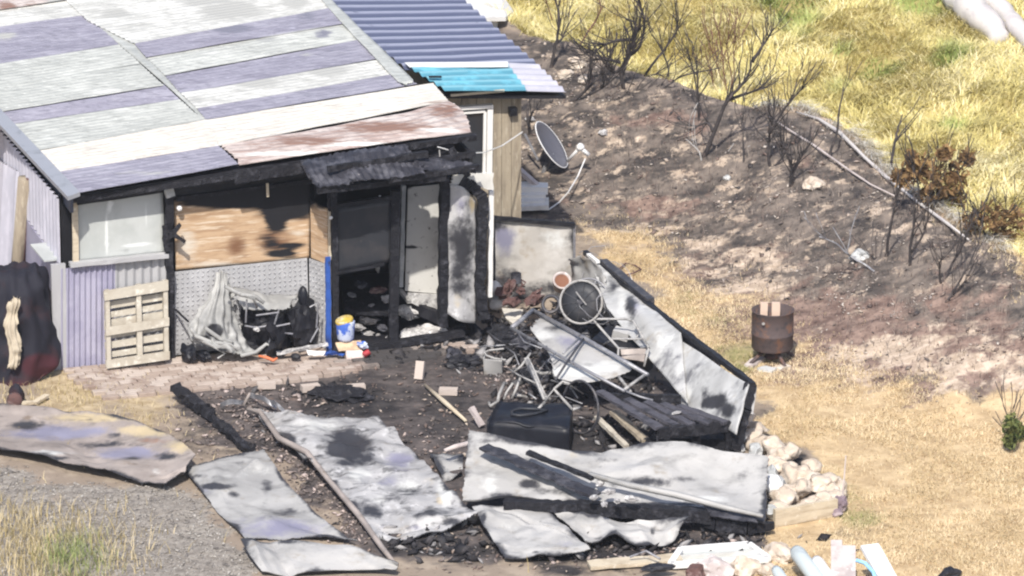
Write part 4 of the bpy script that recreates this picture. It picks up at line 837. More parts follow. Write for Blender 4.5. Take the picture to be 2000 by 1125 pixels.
# left end: roll, leaning sheets, dark cover, cloth
rl = thing('carpet_roll', W(-.02, 1.15, 1.0), 'long brown roll standing upright against the side wall', 'roll')
p0, p1 = FA(28, 600, -.12), FA(48, 348, -.02)
mb = MB(); mb.tube([p0, p0.lerp(p1, .5), p1], .08, 14); mb.build('wrap', M['boards'], rl, smooth=True)
mb = MB(); mb.tube([p0+E1*.045-N1*.03, p1+E1*.045-N1*.03+Z1*.002], .035, 10); mb.build('inner_roll', M['redburn'], rl, smooth=True)
drop('leaning_sheet', 'pale ribbed sheet leaning on the side wall behind the brown roll', 'roofing sheet', 'pale_lilac', lambda b: sheet(b, [[FA(-40, 290, -.03), FA(34, 335, -.03)], [FA(-60, 560, -.18), FA(22, 600, -.18)]], nu=50, nv=8, dent=.01, thick=.006, corr=(.16, .02, 'u')))
cv = thing('covered_barrow', Pz(58, 745), 'black cloth cover draped limply over something by the shed corner', 'cover')
cb = Pz(40, 728, 0); yb = cb.y
def cvp(px, py, dy): return PY(px, py, yb+dy)
mb = MB()
rows = [[cvp(-60, 520, .50), cvp(0, 520, .42), cvp(40, 518, .42), cvp(70, 520, .40), cvp(84, 526, .50)],
        [cvp(-60, 536, .0), cvp(0, 534, -.12), cvp(40, 536, -.16), cvp(74, 534, -.02), cvp(92, 545, .40)],
        [cvp(-60, 610, -.1), cvp(0, 610, -.28), cvp(45, 612, -.34), cvp(93, 616, -.10), cvp(100, 610, .40)],
        [cvp(-60, 680, -.1), cvp(0, 690, -.34), cvp(50, 690, -.40), cvp(106, 684, -.14), cvp(108, 670, .40)],
        [cvp(-60, 770, -.1), cvp(0, 780, -.36), cvp(34, 778, -.44), cvp(104, 722, -.16), cvp(108, 700, .40)]]
sheet(mb, rows, nu=70, nv=44, dent=.05, freq=3.0, thick=.012, crease=.09, seed=17, fray=.03, corr=(.27, .014, 'u'), marks={'maroon': [(80, 715, 40, 24, 1.2), (40, 770, 60, 30, 1), (20, 640, 20, 40, .5)]})
mb.build('cover', M['cloth_dark'], cv, smooth=True)
mb = MB(); q = Pz(32, 772, .12); mb.rock(q, .11, (.9, .8, 1.3), .18, 3); mb.build('cover_hem', M['cloth_dark'], cv, smooth=True)
mb = MB(); mb.lathe(Pz(30, 775, .16)-Vector((0, .16, 0)), [(.07, 0), (.09, .02), (.09, .06), (.04, .07)], 18, (0, 1, .1)); mb.build('wheel', M['redburn'], cv, smooth=True)
def cloth(b):
    def c(x, y, d): return PY(x, y, cb.y-.46-d)
    sheet(b, [[c(18, 584, 0), c(30, 575, .02), c(40, 580, 0)], [c(10, 640, .02), c(22, 640, .06), c(34, 630, .02)], [c(18, 690, .03), c(30, 690, .08), c(42, 680, .03)], [c(14, 722, .04), c(26, 724, .06), c(38, 715, .04)]], nu=24, nv=30, dent=.035, freq=7, crease=.07, thick=.006, fray=.12, corr=(.06, .012, 'u'))
drop('beige_cloth', 'beige cloth hung over the front of the black cover', 'cloth', 'cloth_beige', cloth, smooth=True)
drop('wood_offcut', 'short pale offcut lying in the straw by the black cover', 'offcut', 'timber_pale', lambda b: b.beam(Pz(66, 788, .04), Pz(92, 772, .05), .07, .03))
drop('wood_offcut', 'longer pale batten lying flat beyond the brown fallen sheet', 'offcut', 'timber_pale', lambda b: b.beam(Pz(20, 790, .04), Pz(66, 786, .05), .06, .03, seg=4, jit=.006))

# ------------------------------------------------------------------ satellite dish and things by the lean-to corner
ds = thing('satellite_dish', G(1085, 345), 'grey satellite dish tilted on its side on the burnt ground', 'satellite dish')
dc = PY(1075, 284, G(1080, 345).y+.1); nrm = Vector((.80, -.22, .58)).normalized()
side = Vector((0.42, 0.8, 0)).normalized(); tall = nrm.cross(side).normalized()
if tall.z < 0: tall = -tall
tall = (tall+Vector((-.55, 0, 0))).normalized(); side = nrm.cross(tall).normalized(); tall = side.cross(nrm)
mb = MB(); vs = []; n_ = 32
for kk, dd in ((0, 0), (1, .018)):
    for i in range(9):
        r = i/8
        for k in range(n_):
            t = 2*pi*k/n_; vs.append(dc+side*(.30*r*cos(t))+tall*(.345*r*sin(t))+nrm*(.075*r*r-.05-dd))
fs = []
for kk in (0, 1):
    for i in range(8):
        for k in range(n_):
            a = kk*9*n_+i*n_+k; b2 = kk*9*n_+i*n_+(k+1) % n_
            fs.append((a, b2, b2+n_, a+n_) if kk == 0 else (a+n_, b2+n_, b2, a))
for k in range(n_): a = 8*n_+k; b2 = 8*n_+(k+1) % n_; fs.append((a, b2, b2+9*n_, a+9*n_))
mb.add(vs, fs); mb.build('reflector', M['dish'], ds, smooth=True)
mb = MB(); mb.tube([dc+side*(.30*cos(2*pi*k/40))+tall*(.345*sin(2*pi*k/40))+nrm*.018 for k in range(40)], .009, 6, True); mb.build('rim', M['white_plastic'], ds, smooth=True)
lnb = PY(1133, 288, dc.y-.25)
arm0 = dc-tall*.33+nrm*.0
mb = MB(); mb.tube([PY(1108, 315, dc.y-.12), PY(1120, 302, dc.y-.18), lnb], .022, 8); mb.build('feed_arm', M['white_plastic'], ds, smooth=True)
mb = MB(); mb.lathe(lnb, [(.03, -.04), (.05, -.02), (.05, .03), (.03, .05)], 14, nrm+Vector((0, 0, .3))); mb.tube([lnb, PY(1150, 303, dc.y-.25)], .028, 8); mb.build('feed_horn', M['white_plastic'], ds, smooth=True)
g0 = G(1072, 412)
mb = MB(); mb.tube([PY(1143, 310, dc.y-.25), PY(1128, 345, dc.y-.5), PY(1110, 375, g0.y+.2), G(1092, 398, .02), g0+Z1*.02], .009, 6); mb.build('cable', M['white_plastic'], ds)
mb = MB(); mb.tube([dc-nrm*.06, dc-nrm*.2-Z1*.1, PY(1025, 262, dc.y+.35)], .018, 6); mb.beam(dc-nrm*.05-tall*.1, G(1062, 335, -.02), .06, .05, seg=3); mb.build('mount', M['steel'], ds)
# white weatherboards / steps by the corner
ws = thing('board_stack', G(1050, 412), 'stack of white boards lying against the lean-to corner', 'board stack')
for i, (x0, y0, x1, y1, th) in enumerate([(1015, 400, 1072, 398, .06), (1015, 390, 1064, 389, .06), (1015, 380, 1066, 378, .06), (1015, 366, 1070, 368, .09)]):
    mb = MB(); mb.beam(PY(x0, y0, g0.y+.1*i), PY(x1, y1, g0.y+.1*i), .35-.04*i, th, seg=3, jit=.004); mb.build('board', M['white'], ws)
mb = MB(); mb.beam(PY(1012, 330, g0.y+.4), PY(1060, 372, g0.y+.3), .10, .05); mb.build('sloping_board', M['board_pinkgrey'], ws)

# ------------------------------------------------------------------ fire drum on the lawn
fd = thing('fire_drum', G(1508, 712), 'rusty cut down drum fire pit on splayed legs, standing on the lawn', 'fire pit')
dcn = G(1508, 706); zb_ = .17; dr = .245
mb = MB(); mb.lathe(dcn+Z1*zb_, [(.0, .0), (dr*.96, 0), (dr, .02), (dr, .18), (dr+.008, .19), (dr, .20), (dr, .46), (dr+.01, .47), (dr-.012, .47), (dr-.012, .03), (0, .03)], 36, cap0=False, cap1=False); mb.build('drum', M['rust_drum'], fd, smooth=True)
for k in range(4):
    t = .5+k*pi/2; d = Vector((cos(t), sin(t), 0)); p = dcn+d*.30; mb = MB(); mb.tube([dcn+d*.05+Z1*zb_, dcn+d*.16+Z1*(zb_-.05), Vector((p.x, p.y, dcn.z+.02))], .022, 8); mb.build('leg', M['rust_drum'], fd)
mb = MB(); mb.lathe(dcn+Z1*.06, [(.10, 0), (.06, .06), (.08, .12)], 14); mb.build('pedestal', M['rust_drum'], fd)
mb = MB(); mb.lathe(dcn+Z1*(zb_+.38)+Vector((-.12, -dr-.002, 0)), [(.018, 0), (.018, .01)], 10, (0, -1, 0)); mb.build('bright_rivet', M['steel_pale'], fd)
for i, (x, w, lb) in enumerate([(1492, .085, 'flat split log standing left in the fire drum'), (1514, .095, 'wider split log standing right in the fire drum')]):
    p = dcn+Vector(((x-1508)/158, .06, 0)); drop('split_log', lb, 'firewood', 'firewood', lambda b: b.beam(p+Z1*(zb_+.04), p+Z1*(zb_+.53)+Vector((0, .03, 0)), w, .06, up=(0, 1, 0), seg=5, jit=.004), 'split logs in the fire drum')
for i, (x0, y0, x1, y1, m, lb) in enumerate([(1462, 718, 1486, 702, 'board_pinkgrey', 'short pale board under the left leg of the fire drum'), (1516, 724, 1538, 716, 'stone', 'flat stone under the right leg of the fire drum'), (1484, 722, 1512, 727, 'stone_grey', 'grey flat stone under the front leg of the fire drum')]):
    drop('foot_board', lb, 'board', m, lambda b: b.beam(G(x0, y0, .015), G(x1, y1, .015), .12, .035, seg=4, jit=.01))

# ------------------------------------------------------------------ fence panels round the burnt terrace
fb = thing('back_fence', Pz(1040, 585), 'smoke stained sheet metal fence panel beside the lean-to wall', 'fence')
mb = MB()
o0 = (Pz(965, 590)-ORG).dot(N1)
rows = [[F(966, 428, o0), F(1040, 432, o0), F(1119, 441, o0)], [F(966, 500, o0), F(1040, 505, o0), F(1119, 500, o0)], [F(966, 588, o0), F(1040, 585, o0), F(1119, 575, o0)]]
sheet(mb, rows, nu=30, nv=26, dent=.035, freq=1.4, thick=.02, seed=31, edge=.4, marks={'lilac': [(985, 470, 26, 40, .9)], 'soot': [(975, 440, 16, 14, .6), (1060, 565, 90, 26, .75), (1000, 540, 40, 20, .5), (1020, 590, 100, 16, .9)], 'rust': [(990, 545, 30, 20, .5)], 'white': [(1080, 470, 40, 30, .7), (1010, 470, 14, 40, .5)]})
mb.build('sheet', M['zinc_warm'], fb, smooth=True)
mb = MB(); mb.beam(F(962, 425, o0-.01), F(1122, 439, o0-.01), .05, .05, seg=12, jit=.004); mb.build('top_rail', M['char_plain'], fb)
mb = MB(); mb.beam(F(1121, 440, o0), F(1121, 580, o0), .03, .04, up=N1); mb.build('end_post', M['steel'], fb)
mb = MB(); mb.beam(F(964, 425, o0+.01), F(964, 590, o0+.01), .03, .04, up=N1, seg=8, jit=.004); mb.build('end_post', M['char_plain'], fb)
lf = thing('side_fence', Pz(1300, 760), 'long leaning fence of fire stained sheet metal along the lawn', 'fence')
B0, B1 = Pz(1160, 640), Pz(1440, 872)
fdv = (B1-B0).normalized(); fn = Vector((-fdv.y, fdv.x, 0))
def LFp(px, py, off=0.0): return plane_hit(px, py, B0+fn*off, fn)
mb = MB()
rows = [[LFp(1150, 500, .12), LFp(1200, 543, .12), LFp(1262, 595, .12), LFp(1332, 652, .12)], [LFp(1165, 545, -.03), LFp(1215, 590, -.05), LFp(1270, 640, -.09), LFp(1335, 705, -.05)], [LFp(1185, 600, -.22), LFp(1235, 660, -.28), LFp(1285, 720, -.26), LFp(1345, 790, -.26)]]
sheet(mb, rows, nu=40, nv=20, dent=.04, freq=1.8, thick=.015, crease=.04, seed=41, marks={'soot': [(1232, 600, 14, 40, .7), (1195, 560, 14, 30, .5), (1250, 690, 14, 40, .4)], 'white': [(1215, 590, 12, 40, .8), (1290, 680, 22, 60, .7), (1330, 730, 14, 50, .6)], 'lilac': [(1240, 600, 20, 30, .6)]})
mb.build('sheet', M['zinc_streak'], lf, smooth=True)
mb = MB()
rows = [[LFp(1328, 664, .09), LFp(1370, 690, .09), LFp(1415, 722, .09), LFp(1462, 750, .09)], [LFp(1326, 715, -.09), LFp(1370, 745, -.08), LFp(1412, 775, -.08), LFp(1452, 795, -.06)], [LFp(1325, 790, -.28), LFp(1365, 810, -.26), LFp(1400, 826, -.24), LFp(1436, 848, -.21)]]
sheet(mb, rows, nu=32, nv=20, dent=.04, freq=2.0, thick=.015, crease=.03, seed=43, marks={'soot': [(1395, 785, 30, 16, 1), (1420, 800, 20, 20, .8), (1375, 775, 10, 26, .6)], 'white': [(1340, 770, 14, 30, .9), (1360, 720, 30, 20, .5), (1380, 800, 26, 14, .6)]})
mb.build('sheet', M['zinc_streak'], lf, smooth=True)
mb = MB(); mb.beam(LFp(1143, 493, .15), LFp(1305, 625, .15), .06, .05, seg=22, jit=.005); mb.beam(LFp(1305, 625, .15), LFp(1472, 752, .15), .06, .06, seg=22, jit=.005); mb.build('top_rail', M['char_plain'], lf)
mb = MB(); mb.beam(LFp(1178, 515, .19), LFp(1270, 592, .19), .10, .12, seg=10, jit=.004); mb.build('outer_rail', M['steel_dark'], lf)
mb = MB(); mb.beam(LFp(1325, 650, .2), LFp(1400, 708, .2), .1, .12, seg=10, jit=.004); mb.build('outer_rail', M['steel_dark'], lf)
mb = MB(); mb.beam(LFp(1466, 750, .14), LFp(1455, 800, .0), .11, .09, up=fdv, seg=8, jit=.01); mb.beam(LFp(1455, 800, .0), LFp(1434, 878, -.15), .12, .09, up=fdv, seg=10, jit=.012); mb.build('end_post', M['char'], lf)
mb = MB(); mb.beam(LFp(1474, 756, .19), LFp(1466, 810, .06), .03, .05, up=fdv); mb.build('outer_skin', M['zinc_pale'], lf)
mb = MB(); mb.beam(LFp(1149, 497, .09), LFp(1168, 512, .09), .05, .03); mb.build('bright_cap', M['white'], lf)

# ------------------------------------------------------------------ junk heap on the terrace
def tubes(name, lists, z_or_f, r, m, parent=None, n=7):
    mb = MB()
    for L in lists: mb.tube([Pz(*p) for p in L], r, n)
    return mb.build(name, M[m], parent, smooth=True)
lo = thing('lounger_frame', Pz(1120, 780), 'bent steel lounger frame lying across the junk heap', 'lounger frame')
for nm, L, r, m in (('long_rail', [(1040, 606, .62), (1140, 660, .60), (1265, 732, .52)], .026, 'steel'), ('long_rail', [(999, 641, .60), (1105, 702, .56), (1220, 764, .46)], .020, 'steel'),
                    ('end_bar', [(1000, 640, .6), (1041, 606, .62)], .03, 'steel'), ('end_bar', [(1262, 730, .52), (1218, 762, .46)], .018, 'steel_pale'),
                    ('cross_bar', [(1140, 662, .6), (1112, 700, .6), (1085, 742, .5)], .014, 'steel_dark'), ('cross_bar', [(1132, 660, .62), (1100, 690, .6)], .012, 'steel'),
                    ('brace', [(1208, 735, .5), (1232, 766, .4)], .018, 'steel_pale'), ('brace', [(1217, 762, .46), (1250, 775, .4), (1275, 782, .38)], .014, 'steel'),
                    ('curved_wire', [(1010, 648, .6), (1024, 668, .58), (1040, 674, .57), (1056, 680, .56), (1068, 676, .56)], .009, 'steel'), ('curved_wire', [(1085, 690, .58), (1070, 705, .56), (1082, 712, .55), (1094, 702, .56)], .008, 'steel')):
    mb = MB(); mb.tube([Pz(*p) for p in L], r, 8); mb.build(nm, M[m], lo, smooth=True)
mb = MB(); sheet(mb, [[Pz(1052, 616, .58), Pz(1105, 645, .56), Pz(1150, 668, .54), Pz(1205, 700, .5), Pz(1238, 716, .48)],
                      [Pz(1040, 630, .56), Pz(1095, 668, .55), Pz(1140, 695, .52), Pz(1190, 720, .48), Pz(1228, 727, .46)],
                      [Pz(1034, 642, .55), Pz(1072, 692, .5), Pz(1085, 736, .44), Pz(1140, 748, .42), Pz(1200, 738, .42)]], nu=34, nv=18, dent=.02, freq=3, thick=.008, fray=.03, seed=51,
               marks={'soot': [(1085, 640, 24, 9, .6), (1190, 690, 20, 12, .6)], 'lilac': [(1110, 668, 40, 18, .7)], 'white': [(1130, 725, 70, 20, 1), (1060, 655, 30, 16, .8), (1190, 715, 36, 14, .9)]})
tag(mb.build('torn_sheet', M['zinc_pale'], smooth=True), 'torn white metal panel lying under the lounger frame', 'metal panel')
# wheels and hoops
def ring(b, c, r, tr_, ax, n=40, ov=1.0, m=8):
    ax = Vector(ax).normalized(); x = ax.orthogonal().normalized(); y = ax.cross(x)
    b.tube([c+(x*cos(2*pi*k/n)+y*sin(2*pi*k/n)*ov)*r for k in range(n)], tr_, m, True)
wb = thing('bare_wheel', Pz(1135, 650), 'large wheel with dark disc and pale rim standing among wires', 'wheel')
wc = Pz(1135, 590, .52); wax = Vector((-.25, -.92, .32)).normalized()
mb = MB(); ring(mb, wc, .255, .014, wax); mb.build('rim', M['steel_pale'], wb, smooth=True)
mb = MB(); mb.lathe(wc-wax*.02, [(.0, 0.01), (.12, .012), (.24, .0), (.24, -.012), (0, -.012)], 32, wax, cap0=False, cap1=False); mb.build('disc', M['smoked'], wb, smooth=True)
mb = MB(); ring(mb, wc-wax*.10+Vector((.06, .04, .02)), .25, .010, wax); mb.build('rear_rim', M['steel'], wb, smooth=True)
mb = MB(); x = wax.orthogonal().normalized(); y = wax.cross(x); mb.lathe(wc, [(.03, -.03), (.03, .03)], 10, wax)
for k in range(10): t = 2*pi*k/10; mb.tube([wc, wc+(x*cos(t)+y*sin(t))*.25], .003, 4)
mb.build('spokes', M['steel_dark'], wb)
mb = MB(); mb.beam(wc+Vector((-.06, -.04, .14)), wc+Vector((.06, -.04, -.02)), .02, .012); mb.build('strap', M['steel_pale'], wb)
wm = MB()
for k in range(34):
    c = Pz(1180+random.uniform(-26, 26), 560+random.uniform(-45, 45), .5); pts = []
    a = random.uniform(0, 6.3); rr = random.uniform(.08, .24)
    for i in range(7): a += random.uniform(.3, .8); pts.append(c+Vector((cos(a)*rr, sin(a)*rr*.5, sin(a*.9)*rr*.9)))
    wm.tube(pts, .0045, 4)
tag(wm.build('wire_tangle', M['steel']), 'tangle of burnt wire between the wheel and the side fence', 'wire')
drop('crumpled_sheet', 'crumpled grey sheet standing behind the large wheel', 'metal sheet', 'zinc', lambda b: sheet(b, [[Pz(1108, 505, .75), Pz(1140, 500, .85), Pz(1185, 540, .75)], [Pz(1112, 540, .5), Pz(1150, 548, .55), Pz(1195, 590, .5)], [Pz(1120, 580, .2), Pz(1160, 600, .2), Pz(1205, 640, .2)]], nu=22, nv=22, dent=.07, freq=4, crease=.08, thick=.01, fray=.05, marks={'soot': [(1165, 570, 10, 30, .6), (1118, 525, 6, 20, .8)]}), smooth=True)
pot = thing('clay_pot', Pz(1096, 580), 'terracotta pot with pale rim tipped on its side', 'plant pot')
pc = Pz(1098, 547, .42); pax = Vector((.15, -.72, .68)).normalized()
mb = MB(); mb.lathe(pc, [(.07, -.22), (.10, -.03), (.115, -.03), (.115, .0), (.095, .0), (.085, -.03), (.055, -.2)], 24, pax, cap1=True); mb.build('body', M['board_pinkgrey'], pot, smooth=True)
mb = MB(); mb.lathe(pc, [(.086, -.02), (.05, -.03), (0.001, -.035)], 20, pax, cap0=False); mb.build('soil', M['terracotta'], pot)
hp = drop('black_ring', 'small black ring lying below the clay pot', 'ring', 'steel_dark', lambda b: ring(b, Pz(1076, 594, .35), .10, .022, (-.2, -.8, .5)), smooth=True)
def scrap(b):
    for k in range(9): b.rock(Pz(1018+random.uniform(-34, 34), 572+random.uniform(-18, 18), .25+random.uniform(0, .1)), random.uniform(.05, .1), (1.3, .8, .8), .6, 2, 2.2)
    for k in range(12):
        p = Pz(1018+random.uniform(-36, 36), 570+random.uniform(-20, 20), .3); b.tube([p, p+Vector((random.uniform(-.14, .14), random.uniform(-.1, .1), random.uniform(0, .14)))], .010, 5)
drop('rusted_heap', 'heap of reddish rusted scrap below the back fence', 'scrap', 'redburn', scrap)
drop('dark_tins', 'blackened tin standing at the back of the rusted scrap', 'tin', 'char_sheet', lambda b: b.lathe(Pz(1008, 552, .35), [(.06, 0), (.062, .01), (.062, .12), (.05, .12), (.05, .02)], 16))
drop('white_sack', 'slumped white sack at the left end of the back fence', 'sack', 'white', lambda b: (b.rock(Pz(968, 575, .18), .12, (.9, .7, 1.25), .3, 3, 1.5), b.rock(Pz(976, 592, .1), .11, (1.1, .7, .8), .3, 3, 1.5)), smooth=True)
drop('cream_board', 'cream board edge lying in front of the white sack', 'board', 'roof_cream', lambda b: sheet(b, [[Pz(980, 602, .12), Pz(1022, 604, .12)], [Pz(988, 622, .10), Pz(1010, 640, .10)]], nu=8, nv=6, dent=.015, thick=.04))
for k in range(18):
    x, y = random.choice([(1060, 720), (1010, 690), (1150, 690), (1195, 610), (980, 660), (1090, 770)]); x += random.uniform(-45, 45); y += random.uniform(-22, 22)
    a_ = random.uniform(-1.2, 1.2); L_ = random.uniform(20, 46); z0 = random.uniform(.04, .35)
    drop('burnt_rod', 'thin burnt metal rod lying in the black junk heap', 'rod', random.choice(['steel', 'steel_dark', 'steel_dark', 'steel_pale']), lambda b: b.tube([Pz(x-L_*cos(a_), y-L_*.6*sin(a_), z0), Pz(x+random.uniform(-6, 6), y+random.uniform(-6, 6), z0+.05), Pz(x+L_*cos(a_), y+L_*.6*sin(a_), max(.02, z0+random.uniform(-.15, .1)))], random.uniform(.006, .012), 6), 'thin rods in the junk heap', smooth=True)
for k in range(16):
    x, y = random.choice([(930, 660), (1000, 660), (1060, 740), (1130, 700), (1200, 730), (900, 690), (1110, 620)]); x += random.uniform(-36, 36); y += random.uniform(-18, 18)
    drop('charred_lump', 'black charred lump in the junk heap before the doorway corner', 'charred lump', random.choice(['char', 'char', 'char_sheet', 'char_plain']), lambda b: b.rock(Pz(x, y, .05), random.uniform(.06, .14), (1.5, .9, .7), .5, 3, 2.2), 'charred lumps in the junk heap')
# chair frame
cf = thing('chair_frame', Pz(1200, 720), 'pale steel chair frame tipped against the side fence', 'chair')
mb = MB(); mb.tube([Pz(*p) for p in [(1160, 626, .72), (1208, 680, .56), (1268, 680, .56), (1238, 628, .72), (1225, 623, .73), (1168, 623, .73)]], .014, 8, True); mb.build('back_frame', M['steel_pale'], cf, smooth=True)
for L in ([(1208, 680, .56), (1206, 712, .4)], [(1267, 680, .56), (1258, 716, .36)], [(1196, 662, .6), (1176, 676, .4)], [(1195, 662, .62), (1256, 662, .62)], [(1238, 625, .72), (1248, 650, .6), (1240, 668, .5)]):
    mb = MB(); mb.tube([Pz(*p) for p in L], .013, 7); mb.build('leg', M['steel_pale'], cf, smooth=True)
mb = MB(); sheet(mb, [[Pz(1212, 682, .5), Pz(1262, 680, .5)], [Pz(1214, 700, .4), Pz(1258, 706, .4)]], nu=8, nv=6, dent=.015, freq=4, thick=.02); mb.build('seat', M['zinc_brown'], cf)
drop('box_shell', 'black metal box shell lying under the chair frame', 'box', 'char_plain', lambda b: b.box(Pz(1216, 690, .26), Vector((.26, -.16, -.05)), Vector((.1, .26, 0)), Vector((0, 0, .16))))
drop('white_tin', 'white tin caught inside the chair frame', 'tin', 'zinc_pale', lambda b: b.box(Pz(1214, 652, .5), Vector((.09, -.02, -.02)), Vector((.02, .06, .01)), Vector((.01, -.01, .05))))
# burnt slatted base
sb_ = thing('slatted_base', Pz(1330, 870), 'black charred slatted base lying along the foot of the fence', 'slatted base')
for (x0, y0, x1, y1) in ((1170, 764, 1288, 836), (1224, 780, 1322, 832), (1262, 785, 1352, 830), (1294, 789, 1388, 828), (1326, 793, 1418, 826)):
    mb = MB(); mb.beam(Pz(x0, y0, .46), Pz(x1, y1, .40), .10, .035, seg=10, jit=.006); mb.build('slat', M['char_grey'], sb_)
mb = MB(); mb.beam(Pz(1285, 846, .34), Pz(1432, 832, .34), .06, .12, seg=12, jit=.008); mb.build('front_bearer', M['char'], sb_)
mb = MB(); mb.beam(Pz(1160, 775, .36), Pz(1330, 780, .36), .06, .1, seg=12, jit=.008); mb.build('rear_bearer', M['char'], sb_)
for x, y in ((1290, 850), (1425, 838), (1360, 842)):
    mb = MB(); q = Pz(x, y, .3); mb.beam(q, Vector((q.x, q.y+.03, 0)), .09, .09, up=(0, 1, 0), seg=4, jit=.01); mb.build('leg', M['char'], sb_)
drop('charred_beam', 'charred beam lying on the ground under the slatted base', 'beam', 'char', lambda b: b.beam(Pz(1250, 868, .08), Pz(1440, 866, .08), .14, .16, seg=16, jit=.012))
drop('scorched_plank', 'narrow scorched plank left of the slatted base', 'plank', 'pallet', lambda b: b.beam(Pz(1165, 815, .22), Pz(1224, 872, .12), .06, .04, seg=8, jit=.005), 'scorched planks by the slatted base')
drop('scorched_plank', 'wider scorched plank beside the slatted base', 'plank', 'boards', lambda b: b.beam(Pz(1198, 804, .26), Pz(1262, 862, .14), .10, .04, seg=8, jit=.005), 'scorched planks by the slatted base')
drop('pale_flake', 'small white flake on the slats of the charred base', 'flake', 'ash', lambda b: b.rock(Pz(1322, 806, .46), .05, (1.4, .7, .3), .3))
# black tank
bt = thing('black_tank', Pz(1035, 860), 'large black plastic tank with a slot in its top', 'tank')
mb = MB(); q = [Pz(975, 786, .34), Pz(1118, 792, .34), Pz(1112, 838, .32), Pz(954, 822, .32)]; g_ = [Vector((p.x, p.y-.03, 0.0)) for p in q]
sheet(mb, [[q[0], q[1]], [q[3], q[2]]], nu=16, nv=10, dent=.05, freq=3, thick=.02)
sheet(mb, [[q[3], q[2]], [g_[3], g_[2]]], nu=12, nv=5, dent=.02, freq=2, thick=.02)
sheet(mb, [[q[0], q[3]], [g_[0], g_[3]]], nu=6, nv=5, dent=.01, thick=.02); sheet(mb, [[q[1], q[2]], [g_[1], g_[2]]], nu=6, nv=5, dent=.01, thick=.02); sheet(mb, [[q[0], q[1]], [g_[0], g_[1]]], nu=6, nv=5, dent=.01, thick=.02)
mb.build('body', M['black_plastic'], bt, smooth=True)
mb = MB(); mb.tube([Pz(x, y, .355) for x, y in ((1000, 803), (1015, 798), (1045, 799), (1068, 802), (1045, 808), (1015, 812), (1000, 810))], .018, 7, True); mb.build('slot_lip', M['smoked'], bt, smooth=True)
# bicycle
bk = thing('burnt_bicycle', Pz(1120, 840), 'burnt bicycle remains with one bare wheel behind the black tank', 'bicycle')
mb = MB(); ring(mb, Pz(1134, 795, .32), .30, .014, (-.72, -.62, .12), ov=1.0); mb.build('wheel', M['steel_dark'], bk, smooth=True)
for L in ([(1064, 785, .4), (1082, 760, .55), (1118, 800, .34)], [(1082, 760, .55), (1100, 745, .62), (1112, 750, .62)], [(1030, 702, .56), (1063, 780, .34)], [(1118, 800, .34), (1134, 796, .32)], [(1064, 785, .4), (1050, 800, .34)]):
    mb = MB(); mb.tube([Pz(*p) for p in L], .017, 7); mb.build('frame_tube', M['steel_pale'], bk, smooth=True)
drop('leg_strut', 'pale steel strut sticking up left of the lounger frame', 'strut', 'steel_pale', lambda b: b.beam(Pz(1028, 700, .5), Pz(1064, 778, .22), .06, .03, seg=4, jit=.004))
hs = [([(985, 748, .2), (975, 770, .14), (972, 785, .1), (958, 793, .06), (955, 786, .08)], .020, 'curled pale hose end on the ash above the black tank'),
      ([(1002, 748, .25), (990, 765, .15), (984, 780, .08)], .014, 'short grey tube left of two longer tubes above the tank'),
      ([(1016, 738, .3), (1008, 760, .2), (1000, 778, .1)], .016, 'grey tube slanting down towards the black tank'),
      ([(1000, 772, .1), (1018, 773, .1), (1030, 776, .08)], .016, 'horizontal pale tube just above the tank'),
      ([(1032, 768, .14), (1048, 780, .1)], .012, 'thin grey tube end beside the pale strut'),
      ([(1000, 730, .3), (1018, 715, .4), (1036, 690, .5)], .014, 'dark tube rising to the lounger frame'),
      ([(1030, 722, .3), (1060, 730, .32), (1090, 726, .34)], .02, 'pale tube under the torn white panel')]
for L, r, lb in hs: drop('metal_tube', lb, 'tube', 'steel_pale' if r > .013 else 'steel', lambda b: b.tube([Pz(*p) for p in L], r, 7), 'loose tubes in the junk heap', smooth=True)
wbx = thing('white_bin', Pz(964, 735), 'small white square bin with a wire frame on the ash', 'bin')
mb = MB(); c0, c1, c2, c3 = Pz(946, 702, .2), Pz(980, 706, .2), Pz(981, 732, 0.0), Pz(948, 732, 0.0)
sheet(mb, [[c0, c1], [c3, c2]], nu=6, nv=5, dent=.008, thick=.012); k = Vector((.01, .16, 0)); sheet(mb, [[c0+k, c0], [c3+k, c3]], nu=4, nv=4, dent=.005, thick=.012); sheet(mb, [[c1, c1+k], [c2, c2+k]], nu=4, nv=4, dent=.005, thick=.012); mb.build('body', M['zinc_pale'], wbx)
mb = MB(); mb.tube([Pz(*p) for p in [(988, 703, .22), (966, 700, .22), (950, 694, .24), (946, 688, .26), (956, 684, .26), (984, 681, .28)]], .011, 6); mb.build('wire_frame', M['steel_pale'], wbx)

